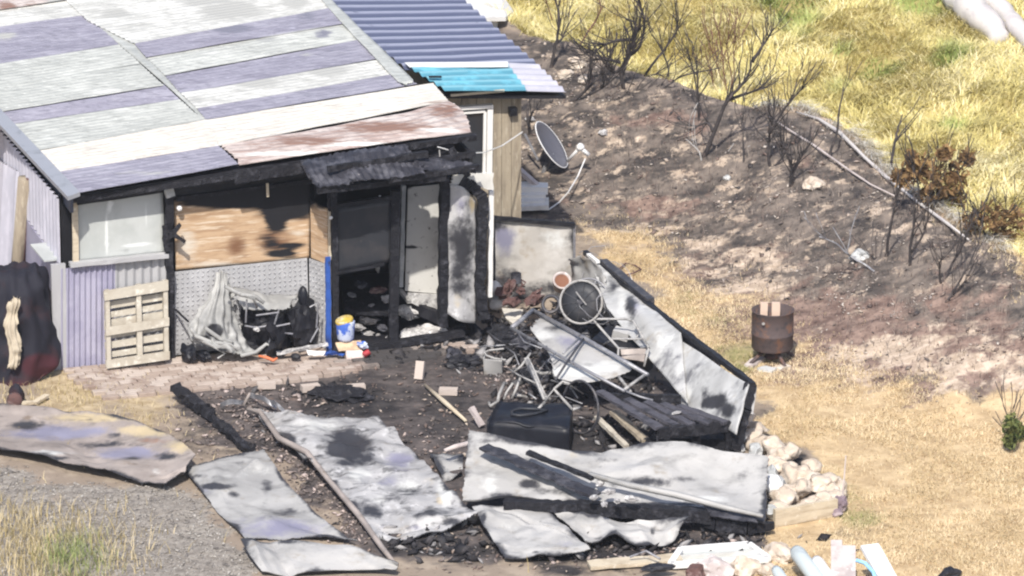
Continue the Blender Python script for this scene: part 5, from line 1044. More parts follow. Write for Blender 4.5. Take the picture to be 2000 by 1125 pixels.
# ------------------------------------------------------------------ fallen roof and wall sheets in the foreground
def fallen(name, label, rows, m, **kw):
    kw['folds'] = 9; kw['nu'] = int(kw['nu']*1.7); kw['nv'] = int(kw['nv']*1.7); kw.setdefault('edge', 1.0); kw['dent'] = kw.get('dent', .02)*1.7; kw['crease'] = kw.get('crease', .02)*2.0
    mb = MB(); sheet(mb, rowsZ(rows), **kw); return tag(mb.build(name, M[m], smooth=False), label, 'metal sheet', 'fallen metal sheets')
fallen('fallen_sheet', 'brownish lilac fallen sheet with upturned end at the gravel edge',
       [[(-40, 792, .10), (70, 792, .12), (180, 806, .16), (290, 832, .18), (352, 862, .2), (382, 885, .22)], [(-40, 835, .06), (70, 838, .06), (170, 855, .06), (270, 885, .07), (330, 905, .12), (362, 912, .2)], [(-40, 868, .14), (60, 888, .12), (150, 908, .12), (230, 928, .1), (290, 942, .08), (322, 945, .12)]],
       'zinc_brown', nu=54, nv=26, dent=.025, freq=1.8, thick=.012, crease=.02, seed=61, fray=.01,
       marks={'tan': [(180, 816, 120, 12, .95), (290, 842, 80, 14, 1.0), (350, 872, 34, 18, .9)], 'rust': [(300, 860, 50, 8, .7), (150, 805, 60, 6, .5)], 'lilac': [(110, 845, 130, 18, .95), (250, 885, 90, 16, .95)], 'white': [(90, 885, 70, 8, .8), (305, 922, 14, 12, .6), (200, 905, 70, 8, .4)], 'soot': [(60, 830, 60, 10, .6), (330, 890, 40, 10, .6), (200, 870, 120, 8, .55), (120, 895, 60, 5, .5), (160, 820, 60, 4, .5), (260, 895, 40, 5, .5), (240, 850, 40, 6, .4)]})
fallen('fallen_sheet', 'grey lilac fallen sheet with a torn fold, front left of the yard',
       [[(356, 916, .05), (405, 905, .1), (465, 888, .12), (516, 880, .15)], [(385, 950, .05), (430, 940, .16), (500, 930, .1), (558, 938, .12)], [(425, 1000, .04), (480, 990, .06), (560, 985, .07), (640, 1020, .08)], [(478, 1052, .04), (550, 1050, .05), (620, 1050, .05), (700, 1062, .05)]],
       'zinc', nu=40, nv=40, dent=.025, freq=1.6, thick=.012, crease=.03, seed=63, fray=.015,
       marks={'soot': [(560, 1000, 60, 12, .5), (460, 905, 30, 8, .5), (520, 960, 14, 30, .45), (420, 950, 36, 7, 1.1), (395, 930, 24, 6, .7), (455, 965, 14, 8, .6)], 'lilac': [(540, 1030, 120, 26, .8), (395, 960, 30, 14, .6)], 'white': [(500, 920, 40, 26, .6), (440, 930, 40, 8, .5)]})
fallen('fallen_sheet', 'small pale sheet folded down at the very front',
       [[(470, 1056, .12), (540, 1056, .14), (620, 1064, .14), (700, 1074, .14), (778, 1100, .16)], [(488, 1088, .08), (560, 1090, .1), (640, 1092, .1), (710, 1098, .1), (778, 1106, .1)], [(512, 1122, .02), (580, 1120, .04), (650, 1116, .05), (720, 1112, .06), (774, 1114, .08)]],
       'zinc_pale', nu=36, nv=14, dent=.02, freq=1.8, thick=.014, seed=65, crease=.02, marks={'soot': [(540, 1058, 60, 4, .6)]})
fallen('fallen_sheet', 'large white and sooty sheet lying across the middle foreground',
       [[(492, 797, .1), (560, 806, .1), (640, 812, .08), (735, 812, .08)], [(555, 858, .14), (640, 862, .14), (730, 855, .12), (805, 880, .12)], [(625, 925, .12), (700, 930, .14), (790, 930, .14), (862, 938, .16)], [(690, 1000, .1), (760, 990, .12), (840, 985, .14), (900, 975, .18)], [(742, 1052, .04), (800, 1048, .06), (880, 1030, .1), (935, 1002, .2)]],
       'zinc_ashy', nu=44, nv=56, dent=.035, freq=2.0, thick=.014, crease=.05, seed=67, fray=.012,
       marks={'soot': [(690, 900, 70, 16, .6), (730, 1000, 30, 20, .6), (800, 1000, 60, 14, .6), (620, 880, 16, 30, .5), (680, 872, 50, 30, 1.1), (720, 880, 20, 20, .7), (850, 1000, 50, 12, .7), (880, 1020, 30, 12, .9), (760, 975, 60, 10, .5), (800, 960, 30, 10, .5), (640, 850, 20, 5, .7)], 'lilac': [(780, 900, 40, 26, .8), (760, 940, 30, 20, .6), (790, 1030, 70, 10, .5)], 'white': [(620, 830, 80, 16, .8), (700, 925, 30, 16, .9), (800, 950, 30, 20, .9), (870, 960, 20, 40, .9), (740, 975, 30, 14, .7)], 'tan': [(862, 975, 16, 14, .9), (840, 940, 20, 14, .5), (900, 990, 16, 10, .5)]})
mb = MB(); mb.tube([Pz(*p) for p in [(482, 798, .12), (510, 806, .12), (545, 856, .14), (600, 884, .16), (640, 935, .15), (700, 1005, .12), (748, 1072, .08), (772, 1102, .08)]], [.02, .03, .035, .035, .03, .035, .03, .02], 8)
mb.tube([Pz(*p) for p in [(482, 798, .12), (476, 790, .18), (488, 768, .34)]], .016, 6)
tag(mb.build('curled_flashing', M['zinc_brown'], smooth=True), 'long curled metal flashing along the left edge of the sooty white sheet', 'flashing')
fallen('fallen_sheet', 'long pale rippled sheet propped up at the front of the terrace',
       [[(914, 842, .62), (1000, 856, .60), (1090, 874, .56), (1180, 880, .52), (1262, 864, .60), (1340, 864, .60), (1420, 880, .56), (1502, 896, .52)],
        [(908, 905, .42), (1000, 912, .42), (1090, 922, .42), (1180, 930, .38), (1260, 925, .44), (1340, 925, .42), (1420, 935, .38), (1500, 952, .36)],
        [(901, 976, .22), (1000, 972, .25), (1090, 982, .25), (1180, 988, .24), (1260, 988, .26), (1340, 994, .24), (1420, 1008, .22), (1496, 1022, .2)]],
       'zinc_pale', nu=70, nv=26, dent=.02, freq=1.6, thick=.03, crease=.02, seed=69, fray=.006,
       marks={'soot': [(1100, 960, 60, 10, .6), (1200, 900, 50, 8, .45), (1450, 950, 14, 40, .4), (1020, 900, 80, 8, .5), (1030, 945, 26, 10, .8), (1250, 940, 60, 12, .7), (1440, 1005, 60, 8, .9), (1300, 985, 120, 5, .8), (1330, 935, 30, 8, .6), (960, 860, 26, 6, .5), (1380, 990, 90, 8, .6)], 'white': [(950, 945, 40, 30, .6), (1380, 975, 60, 8, .9), (1400, 900, 80, 20, .3)], 'tan': [(1110, 890, 40, 14, .5), (1160, 905, 30, 16, .4)], 'lilac': [(1080, 930, 90, 14, .4)]})
fallen('fallen_sheet', 'white triangular sheet lying below the rippled sheet',
       [[(922, 992, .16), (960, 984, .2), (1020, 985, .2), (1072, 1000, .18)], [(945, 1030, .14), (1000, 1024, .16), (1060, 1030, .16), (1112, 1038, .16)], [(985, 1088, .08), (1040, 1086, .1), (1100, 1082, .12), (1154, 1072, .14)]],
       'zinc_pale', nu=30, nv=26, dent=.03, freq=2, thick=.014, crease=.04, seed=71, fray=.01, marks={'soot': [(944, 1012, 6, 10, .9), (1045, 1078, 10, 3, .8)], 'white': [(1000, 1030, 50, 24, .5)], 'lilac': [(1100, 1060, 40, 14, .6)]})
fallen('fallen_sheet', 'pale creased sheet right of the white triangular one',
       [[(1076, 996, .18), (1150, 1006, .2), (1240, 1014, .2), (1350, 1018, .2)], [(1108, 1030, .12), (1170, 1034, .14), (1250, 1040, .14), (1328, 1036, .16)], [(1142, 1058, .1), (1190, 1052, .14), (1250, 1062, .12), (1302, 1060, .1)]],
       'zinc_pale', nu=30, nv=16, dent=.03, freq=2.4, thick=.014, crease=.05, seed=73, fray=.012, marks={'soot': [(1275, 1040, 6, 14, .8), (1180, 1052, 30, 5, .5)], 'tan': [(1260, 1025, 40, 8, .4)]})
fallen('fallen_sheet', 'grey scrap of sheet between the sooty sheet and the rippled sheet', [[(838, 885, .06), (905, 886, .06)], [(866, 935, .05), (902, 925, .06)]], 'zinc', nu=14, nv=12, dent=.03, freq=3, thick=.01, crease=.03, seed=75)
drop('charred_beam', 'long charred beam along the front of the rippled sheet', 'beam', 'char', lambda b: (b.beam(Pz(985, 984, .22), Pz(1130, 990, .24), .12, .10, seg=14, jit=.008), b.beam(Pz(1130, 991, .24), Pz(1390, 1008, .2), .13, .14, seg=24, jit=.008)))
drop('charred_board', 'curved charred board under the right end of the rippled sheet', 'board', 'char', lambda b: (b.beam(Pz(1335, 1004, .17), Pz(1400, 1022, .13), .1, .12, seg=8, jit=.008), b.beam(Pz(1400, 1022, .13), Pz(1460, 1030, .11), .1, .14, seg=8, jit=.008), b.beam(Pz(1460, 1030, .11), Pz(1512, 1026, .12), .1, .14, seg=6, jit=.008, taper=.55)))
drop('charred_sheeting', 'ragged black sheeting on the right end of the rippled sheet', 'sheeting', 'char_sheet', lambda b: sheet(b, rowsZ([[(1370, 985, .32), (1430, 992, .30), (1478, 1004, .28)], [(1385, 1004, .27), (1435, 1014, .24), (1482, 1020, .23)]]), nu=26, nv=8, dent=.02, freq=6, thick=.015, fray=.06))
drop('charred_plank', 'broad charred plank lying slantwise on the rippled sheet', 'plank', 'char_sheet', lambda b: b.beam(Pz(945, 872, .60), Pz(1165, 968, .36), .17, .03, seg=20, jit=.009), 'charred planks on the rippled sheet')
drop('charred_plank', 'thin charred plank on the upper part of the rippled sheet', 'plank', 'char', lambda b: b.beam(Pz(1030, 884, .60), Pz(1158, 934, .48), .07, .04, seg=12, jit=.006), 'charred planks on the rippled sheet')
drop('bent_channel', 'pale bent metal channel lying along the rippled sheet', 'metal channel', 'zinc', lambda b: b.tube([Pz(*p) for p in [(1150, 926, .5), (1230, 948, .46), (1320, 966, .42), (1420, 992, .34), (1490, 1008, .3)]], [.03, .035, .04, .035, .02], 6), smooth=True)
for i, (x, y, r, lb) in enumerate([(1172, 944, .06, 'pale fragment at the top of the pile on the rippled sheet'), (1190, 960, .055, 'white fragment in the middle of the pile'), (1160, 972, .05, 'small fragment left in the pile against the beam'), (1205, 978, .045, 'smallest fragment low in the pile'), (1235, 974, .06, 'flat grey fragment right of the pile'), (1180, 985, .045, 'dusty fragment touching the charred beam')]):
    drop('ash_fragment', lb, 'fragment', 'ash', lambda b: b.rock(Pz(x, y, .42), r, (1.3, .8, .6), .4, 2, 2), 'pale fragments on the rippled sheet')
drop('white_stick', 'pale weathered stick end poking out left of the rippled sheet', 'stick', 'board_pinkgrey', lambda b: b.tube([Pz(868, 880, .2), Pz(888, 873, .22), Pz(915, 866, .25)], [.02, .03, .03], 7), smooth=True)
drop('long_stick', 'long bare pale stick lying on the burnt yard', 'stick', 'timber_pale', lambda b: b.tube([Pz(830, 752, .05), Pz(868, 785, .06), Pz(910, 822, .05)], [.018, .03, .018], 7), smooth=True)
drop('short_stick', 'short pale post leaning by the black tank', 'stick', 'board_pinkgrey', lambda b: b.beam(Pz(920, 796, .22), Pz(942, 832, .04), .06, .05, seg=4, jit=.004))
drop('charred_pole', 'long charred pole slanting across the yard from the patio edge', 'pole', 'char', lambda b: (b.beam(Pz(342, 756, .16), Pz(400, 800, .08), .12, .09, seg=10, jit=.025), b.beam(Pz(400, 800, .08), Pz(490, 885, .05), .09, .08, seg=18, jit=.028)))
drop('black_hump', 'low charred hump on the yard by the patio edge', 'charred lump', 'char', lambda b: (b.rock(Pz(672, 770, .03), .2, (1.6, 1.0, .35), .5, 3, 2.4), b.rock(Pz(640, 764, .03), .12, (1.4, 1.0, .35), .5, 3, 2.4)))
for i, (x0, y0, x1, y1, lb) in enumerate([(488, 768, 540, 792, 'twisted metal strip behind the curled flashing'), (430, 788, 478, 784, 'grey twisted strip near the charred pole'), (520, 780, 556, 800, 'short bent strip by the corner of the sooty sheet')]):
    drop('metal_strip', lb, 'metal strip', 'steel', lambda b: sheet(b, [[Pz(x0, y0, .12), Pz((x0+x1)/2, (y0+y1)/2-6, .18), Pz(x1, y1, .08)], [Pz(x0, y0+8, .06), Pz((x0+x1)/2, (y0+y1)/2+4, .12), Pz(x1, y1+7, .05)]], nu=14, nv=4, dent=.03, freq=5, thick=.008), 'twisted strips in the yard')

# ------------------------------------------------------------------ stone heap, edging, bottom edge things
te = drop('timber_edging', 'weathered timber edging board in front of the stone heap', 'edging board', 'timber_pale', lambda b: b.beam(Pz(1512, 1012, .1), Pz(1634, 990, .1), .05, .2, seg=6, jit=.003))
drop('purple_bundle', 'faded purple bundle at the tip of the stone heap', 'bundle', 'purple_pot', lambda b: (b.rock(Pz(1640, 984, .1), .09, (.9, .9, 1.2), .3, 3), b.rock(Pz(1628, 1000, .04), .08, (1.4, .8, .7), .3, 3)))
drop('thin_stake', 'thin grey stake standing at the tip of the stone heap', 'stake', 'board_pinkgrey', lambda b: b.tube([Pz(1645, 984, .1), PY(1652, 890, Pz(1645, 984, .1).y)], [.012, .007], 6))
stp = [(1455, 812, 17), (1452, 830, 15), (1478, 838, 20), (1500, 848, 18), (1468, 852, 16), (1512, 866, 18), (1490, 868, 20), (1532, 872, 15), (1524, 890, 20), (1545, 880, 17), (1510, 898, 15), (1560, 906, 20), (1585, 910, 17), (1548, 926, 17), (1575, 930, 20), (1605, 918, 15), (1600, 940, 20), (1622, 934, 16), (1565, 948, 18), (1588, 958, 17), (1620, 955, 18), (1545, 960, 19), (1528, 972, 20), (1560, 972, 14), (1605, 972, 18), (1632, 966, 15), (1585, 978, 15), (1550, 984, 14), (1520, 990, 13), (1570, 990, 12), (1608, 986, 13), (1480, 884, 15), (1500, 912, 16), (1532, 908, 16), (1508, 955, 17), (1592, 925, 12), (1640, 952, 12)]
for i, (x, y, r) in enumerate(stp):
    if i % 4 == 3: continue
    rr = r/165*1.12; drop('heap_stone', 'warm tan rounded stone in the heap behind the timber edging', 'stone', 'stone', lambda b: b.rock(Pz(x, y+4, random.uniform(.05, .15) if y < 975 else .07), rr*random.uniform(.8, 1.15), (random.uniform(1.05, 1.4), 1.0, random.uniform(.75, 1.0)), .45, 3, 1.15), 'stones of the heap', smooth=True)
for i, (x, y, r, lb) in enumerate([(1440, 866, 17, 'upright grey stone at the foot of the fence post'), (1475, 880, 15, 'pointed grey stone between the fence foot and tan stones'), (1508, 928, 17, 'dark grey stone right of the rippled sheet'), (1520, 945, 15, 'flat grey stone deep in the heap'), (1506, 1000, 13, 'grey stone at the left end of the timber edging')]):
    drop('grey_stone', lb, 'stone', 'stone_grey', lambda b: b.rock(Pz(x, y, .1), r/165, (1.0, .8, 1.1), .5, 2, 1.2))
drop('white_stone', 'large smooth white stone right of the rippled sheet', 'stone', 'white', lambda b: b.rock(Pz(1506, 948, .12), .15, (.8, 1.0, .9), .2, 3), smooth=True)
wfr = thing('window_frame', Pz(1400, 1092), 'old white window frame lying flat at the front edge', 'window frame')
A0, A1, A2, A3 = Pz(1330, 1074, .06), Pz(1462, 1064, .06), Pz(1500, 1092, .06), Pz(1310, 1104, .06)
mb = MB()
for a, b in ((A0, A1), (A1, A2), (A2, A3), (A3, A0)): mb.beam(a, b, .07, .06)
mb.build('outer_frame', M['white'], wfr)
mb = MB(); mb.beam(A0.lerp(A3, .5), A1.lerp(A2, .5), .03, .04); mb.build('glazing_bar', M['white_stained'], wfr)
mb = MB(); c = [A0, A1, A2, A3]; c = [p-Z1*.02 for p in c]; mb.add(c+[p-Z1*.01 for p in c], [(0, 1, 2, 3), (7, 6, 5, 4), (0, 4, 5, 1), (1, 5, 6, 2), (2, 6, 7, 3), (3, 7, 4, 0)]); mb.build('pane', M['poly'], wfr)
drop('pale_plank', 'long pale plank lying left of the old window frame', 'plank', 'timber_pale', lambda b: b.beam(Pz(1150, 1104, .05), Pz(1330, 1090, .06), .2, .04, seg=10, jit=.006))
drop('black_scrap', 'black scrap lying on the pale plank by the old window frame', 'scrap', 'char_plain', lambda b: b.rock(Pz(1285, 1108, .12), .10, (1.6, .8, .45), .35, 3))
drop('bent_rod', 'bent grey rod resting on the pale plank', 'rod', 'steel', lambda b: b.tube([Pz(1230, 1088, .12), Pz(1262, 1076, .2), Pz(1290, 1092, .14)], .012, 6))
for i, (x, y, rx, m, lb) in enumerate([(1520, 1080, .16, 'stone', 'yellowish mossy stone beside the old window frame'), (1455, 1110, .15, 'stone', 'flat tan stone in front of the old window frame'), (1395, 1112, .16, 'board_pinkgrey', 'pinkish block below the old window frame'), (1500, 1115, .1, 'stone', 'small tan stone between pipe and window frame'), (1358, 1118, .11, 'redburn', 'dark reddish rock at the very bottom edge')]):
    drop('edge_stone', lb, 'stone', m, lambda b: b.rock(Pz(x, y, .06), rx, (1.2, .9, .8), .35, 3, 1.2))
for i, (x0, y0, x1, y1, r, m, lb) in enumerate([(1555, 1076, 1640, 1190, .085, 'pipe', 'thick pale pipe end standing out at the bottom edge'), (1594, 1094, 1660, 1190, .07, 'white_plastic', 'thinner white pipe between thick pipe and board'), (1515, 1112, 1560, 1180, .06, 'pipe', 'short pipe end half hidden by the thick pipe')]):
    drop('pipe_length', lb, 'pipe', m, lambda b: b.tube([Pz(x0, y0, .26), Pz(x0+4, y0+6, .25), Pz(x1, y1, .16)], [r*.8, r, r], 18), 'pipes at the bottom edge', smooth=True)
drop('upright_board', 'weathered pinkish board with notched top among the pipes', 'board', 'board_pinkgrey', lambda b: (b.beam(Pz(1634, 1180, .12), Pz(1634, 1058, .42), .12, .05, seg=4, jit=.003), b.beam(Pz(1658, 1180, .12), Pz(1658, 1068, .40), .14, .045, seg=4, jit=.003)))
drop('leaning_board', 'white grey board leaning right of the notched board', 'board', 'white_plastic', lambda b: b.beam(Pz(1762, 1180, .1), Pz(1698, 1066, .4), .2, .04, seg=4, jit=.003))
drop('blue_hose', 'pale blue hose curling between the boards at the bottom', 'hose', 'hose', lambda b: b.tube([Pz(1672, 1094, .36), Pz(1690, 1100, .34), Pz(1706, 1118, .3), Pz(1716, 1150, .26)], .022, 8), smooth=True)
drop('dark_lump', 'small black lump lying alone on the lawn at the bottom', 'lump', 'char_plain', lambda b: b.rock(Pz(1855, 1122, .05), .1, (1.3, .9, .7), .3, 3))
drop('wire_loop', 'thin brown wire loop lying on the lawn behind the side fence', 'wire loop', 'redburn', lambda b: b.tube([G(x, y, .04) for x, y in ((1205, 535), (1222, 520), (1240, 524), (1252, 532), (1236, 540), (1212, 545))], .010, 6, True))
# ------------------------------------------------------------------ burnt shrubs on the bank
def shrub(label, base_px, stems, r0=.022, m='shrub', twigs=4, jit=.35, name='burnt_shrub', group='burnt shrubs on the bank'):
    b = G(*base_px); t = thing(name, b, label, 'burnt shrub', group)
    for si, st in enumerate(stems):
        mb = MB(); pts = []; y = b.y; dr_ = random.uniform(-jit, jit)
        n = len(st)
        for i, (px, py) in enumerate(st): pts.append(PY(px, py, b.y+dr_*i/n))
        if si == 0 or st[0] == base_px: pts[0] = b-Z1*.04
        full = []
        for i in range((n-1)*4+1): full.append(catmull(pts, i/((n-1)*4))+Vector((random.uniform(-.008, .008), random.uniform(-.008, .008), 0)))
        rad = [max(.0075, .92*r0*(1-.66*i/(len(full)-1))*(1 if si == 0 else .75)) for i in range(len(full))]
        mb.tube(full, rad, 6)
        for k in range(twigs*3):
            i = random.randint(len(full)//3, len(full)-2); p = full[i]; d = (full[i+1]-full[i]).normalized()
            q = [p]; dd = (d+Vector((random.uniform(-.9, .9), random.uniform(-.5, .5), random.uniform(-.1, .6)))).normalized()
            for s_ in range(4): dd = (dd+Vector((random.uniform(-.3, .3), random.uniform(-.2, .2), random.uniform(0, .3)))).normalized(); q.append(q[-1]+dd*random.uniform(.05, .17))
            mb.tube(q, [rad[i]*.5, rad[i]*.45, rad[i]*.4, .0055, .0045], 5)
        mb.build('stem', M[m], t, smooth=True)
    return t
shrub('tall charred stem above the pale outbuilding end of the bank', (1075, 132), [[(1075, 132), (1085, 88), (1092, 50), (1088, 15), (1082, -25)], [(1088, 84), (1098, 74), (1096, 66)]], .028)
shrub('forked charred shrub curving up beside the lean-to roof corner', (1104, 199), [[(1104, 199), (1137, 184), (1150, 160), (1153, 118), (1151, 85)], [(1140, 180), (1165, 155), (1185, 125), (1197, 95), (1206, 65)]], .028)
shrub('long charred branch sweeping low to the right over the bank', (1118, 212), [[(1118, 212), (1165, 210), (1230, 190), (1290, 175), (1335, 148), (1405, 133)], [(1150, 186), (1180, 170), (1192, 160)]], .024)
shrub('dense tangled charred shrub on the crest', (1219, 172), [[(1219, 172), (1213, 140), (1225, 110), (1237, 75), (1240, 45), (1222, 38)], [(1235, 78), (1200, 80), (1170, 95), (1155, 108)], [(1225, 112), (1250, 90), (1258, 40), (1250, 10), (1247, -20)], [(1213, 122), (1180, 116), (1145, 120)], [(1215, 150), (1222, 128), (1236, 100), (1243, 60)], [(1216, 130), (1200, 142), (1190, 134)]], .034, twigs=7)
shrub('thin charred shrub with two crossing stems on the crest', (1256, 146), [[(1256, 146), (1295, 100), (1320, 65), (1322, 45), (1315, 30)], [(1305, 156), (1305, 130), (1293, 100), (1275, 70), (1266, 46)], [(1256, 146), (1285, 145), (1305, 156)]], .022)
shrub('slender scorched stem leaning right above the roof corner', (1128, 92), [[(1128, 92), (1150, 60), (1172, 25), (1168, -15)], [(1078, 40), (1070, 10), (1062, -10)]], .014, 'shrub_red', 2)
shrub('large charred shrub leaning up to the right in mid bank', (1373, 304), [[(1373, 304), (1395, 260), (1415, 205), (1440, 175), (1460, 150), (1468, 120)], [(1468, 122), (1490, 90), (1512, 55)], [(1420, 196), (1460, 182), (1500, 170)], [(1394, 258), (1380, 240), (1345, 256)]], .036)
shrub('short straight charred stem left of the large leaning shrub', (1365, 236), [[(1365, 236), (1363, 200), (1362, 150), (1358, 110)], [(1363, 190), (1352, 130), (1342, 95)]], .02)
shrub('cluster of fine reddish upright twigs on the crest', (1425, 192), [[(1425, 192), (1415, 150), (1410, 100), (1402, 50)], [(1425, 192), (1428, 150), (1420, 100), (1424, 60)], [(1420, 180), (1405, 140), (1390, 100), (1384, 70)], [(1425, 185), (1434, 140), (1432, 100), (1438, 70)], [(1412, 190), (1396, 170), (1386, 130)]], .013, 'shrub_red', 4)
shrub('charred shrub with two upright stems beside the white trampled grass', (1506, 325), [[(1506, 325), (1500, 290), (1505, 250), (1512, 215), (1507, 170)], [(1503, 262), (1530, 215), (1555, 185), (1576, 163)], [(1506, 325), (1526, 310), (1530, 280), (1535, 230)]], .024, twigs=6)
shrub('short charred shrub leaning right near the brown boulder', (1542, 364), [[(1542, 364), (1555, 325), (1572, 298)], [(1542, 364), (1546, 330), (1560, 312)]], .028)
shrub('single charred stem standing against the white trampled grass edge', (1615, 312), [[(1615, 312), (1632, 265), (1640, 215), (1648, 170)], [(1452, 318), (1451, 270), (1447, 215)]][:1], .022, twigs=1)
shrub('thin charred stem standing right of the large leaning shrub', (1453, 318), [[(1453, 318), (1451, 270), (1447, 225)]], .016, twigs=2)
shrub('bare stem with a dark withered tip beside the brown leafed shrub', (1738, 338), [[(1738, 338), (1748, 280), (1755, 248), (1762, 224)]], .026, twigs=1)
shrub('tall charred stem left of the three on the right bank', (1730, 502), [[(1730, 502), (1738, 450), (1750, 390), (1755, 340)], [(1730, 502), (1722, 515), (1700, 500)]], .024, twigs=2)
shrub('forked charred stem in the middle of the right bank', (1776, 518), [[(1776, 518), (1780, 470), (1786, 430), (1788, 385)], [(1779, 494), (1803, 460), (1812, 420), (1816, 385)]], .024, twigs=3)
shrub('spreading charred shrub right of the forked stem', (1838, 550), [[(1838, 550), (1860, 515), (1885, 470), (1905, 405)], [(1838, 550), (1834, 520), (1842, 500)]], .022, twigs=3)
shrub('lowest thin charred shrub at the right of the bank', (1845, 588), [[(1845, 588), (1878, 545), (1905, 490), (1918, 440)], [(1845, 588), (1868, 570), (1888, 545)]], .016, twigs=3)
shrub('pale grey fallen branch on the burnt slope below the large shrub', (1372, 312), [[(1372, 312), (1362, 292), (1340, 272)], [(1372, 312), (1395, 322), (1420, 330)]], .016, 'steel_pale', 1, name='fallen_branch')
shrub('charred stem behind the satellite dish by the board wall', (1036, 262), [[(1036, 262), (1030, 225), (1034, 200), (1048, 180)], [(1036, 262), (1033, 240), (1040, 215)]], .03, twigs=1)
shrub('long grey root trailing down the burnt slope', (1715, 528), [[(1715, 528), (1690, 518), (1660, 500), (1640, 482)], [(1660, 500), (1630, 474), (1600, 462)]], .02, 'steel', 1, name='fallen_branch')
# leafy clumps: many small faces
def leaf_mesh(centres, n, size, seed, up=.3):
    r = np.random.default_rng(seed); V = []; Fq = []; T = []
    for (c, rx, ry, rz) in centres:
        m = int(n)
        d = r.normal(size=(m, 3)); d /= np.linalg.norm(d, axis=1)[:, None]; rad = r.random(m)**.45
        P = np.array(c)+d*rad[:, None]*np.array([rx, ry, rz])
        a = r.normal(size=(m, 3)); a[:, 2] += up; a /= np.linalg.norm(a, axis=1)[:, None]
        b = np.cross(a, r.normal(size=(m, 3))); b /= np.linalg.norm(b, axis=1)[:, None]
        s = size*(.5+r.random(m))[:, None]
        o = sum(len(v) for v in V)
        q = np.stack([P-a*s, P+b*s*.35, P+a*s, P-b*s*.35], 1).reshape(-1, 3); V.append(q)
        Fq.append(np.arange(m*4).reshape(m, 4)+o); T.append(np.repeat(r.random(m), 4))
    return np.concatenate(V), np.concatenate(Fq), np.concatenate(T)
M['leaf_brown'] = mat('scorched_brown_leaves', (0.13, 0.075, 0.035), (('a', 'tint', (0.30, 0.19, 0.08), 3, .3, .35, .9), ('n', (0.05, 0.035, 0.02), 6, .5, .7, I3)), rough=.8)
M['leaf_green'] = mat('dark_green_leaves', (0.05, 0.07, 0.02), (('a', 'tint', (0.15, 0.16, 0.05), 3, .3, .35, .9),), rough=.8)
def leafy(label, base_px, lobes, n, size, m, seed, stems):
    t = shrub(label, base_px, stems, .018, 'shrub', 4, .5, 'leafy_shrub', 'leafy shrubs at the right'); b = Vector(t['_base'])
    cs = [(tuple(PY(x, y, b.y+random.uniform(-.3, .3))), rx, rx*1.1, rz) for x, y, rx, rz in lobes]
    V, Fq, T = leaf_mesh(cs, n, size, seed); o = mesh_np('foliage', V, Fq, M[m], {'tint': T}, tuple(b)); o.parent = t; o.location = (0, 0, 0)
leafy('brown scorched leafy shrub at the edge of the yellow grass', (1800, 405), [(1765, 345, .16, .14), (1800, 330, .2, .2), (1835, 355, .22, .2), (1870, 345, .16, .2), (1815, 385, .2, .14), (1860, 390, .2, .14), (1780, 310, .1, .12), (1890, 310, .1, .12), (1845, 300, .1, .1)], 170, .055, 'leaf_brown', 3, [[(1800, 405), (1790, 350), (1775, 300)], [(1800, 405), (1830, 350), (1845, 290)], [(1800, 405), (1850, 360), (1890, 310)]])
leafy('darker scorched leafy shrub right of the brown one', (1930, 470), [(1900, 430, .16, .14), (1940, 425, .2, .2), (1975, 430, .22, .2), (1955, 460, .2, .12)], 160, .05, 'leaf_brown', 4, [[(1930, 470), (1915, 430), (1900, 395)], [(1930, 470), (1960, 430), (1985, 400)]])
leafy('small dark green bush at the right edge of the lawn', (1978, 875), [(1975, 830, .10, .16), (1990, 850, .12, .16), (1972, 860, .08, .1)], 240, .035, 'leaf_green', 5, [[(1978, 875), (1974, 845), (1972, 815)]])
# boulders, pale rocks on the slope
bl = [(1592, 368, .13, 'stone', 'round brown boulder on the burnt slope'), (1128, 130, .11, 'stone', 'tan boulder just right of the lean-to roof'), (1105, 150, .09, 'stone', 'second tan boulder lower down by the lean-to roof'), (1140, 158, .07, 'stone', 'small tan rock between the two forked stems'), (1178, 262, .06, 'ash', 'pale rock on the slope beside the satellite dish'), (1420, 350, .05, 'stone_grey', 'greyish lump below the large leaning shrub'), (1680, 505, .10, 'stone_grey', 'grey rock at the foot of the long root'), (1035, 235, .05, 'ash', 'small pale rock behind the dish')]
for (x, y, r, m, lb) in bl: drop('slope_rock', lb, 'rock', m, lambda b: b.rock(G(x, y, r*.3), r, (1.2, .9, .75), .4, 3, 1.3))
# bleached logs, upper right
def biglog(px, rr, label):
    mb = MB(); pts = [G(x, y, r*.7) for (x, y), r in zip(px, rr)]; full = []; rad = []
    n = len(pts)
    for i in range((n-1)*5+1):
        t = i/((n-1)*5); full.append(catmull(pts, t)); k = t*(n-1); j = min(int(k), n-2); rad.append((rr[j]+(rr[j+1]-rr[j])*(k-j))*random.uniform(.88, 1.12))
    mb.tube(full, rad, 12); tag(mb.build('bleached_log', M['log_pale'], smooth=True), label, 'log', 'bleached logs beyond the grass')
biglog([(1838, -30), (1872, 14), (1905, 45), (1935, 70), (1955, 92)], [.2, .22, .2, .2, .12], 'lower bleached log ending in the yellow grass')
biglog([(1890, -30), (1925, 8), (1960, 38), (1990, 72), (2030, 110)], [.13, .15, .14, .13, .12], 'upper bleached log running out at the right')
drop('fallen_pole', 'long pale bleached branch lying along the burnt edge of the yellow grass', 'branch', 'log_pale', lambda b: b.tube([G(x, y+4, .05) for x, y in ((1556, 222), (1600, 236), (1640, 262), (1690, 312), (1730, 348), (1790, 396), (1850, 440), (1892, 472))], [.01, .02, .028, .022, .026, .02, .022, .01], 7), smooth=True)
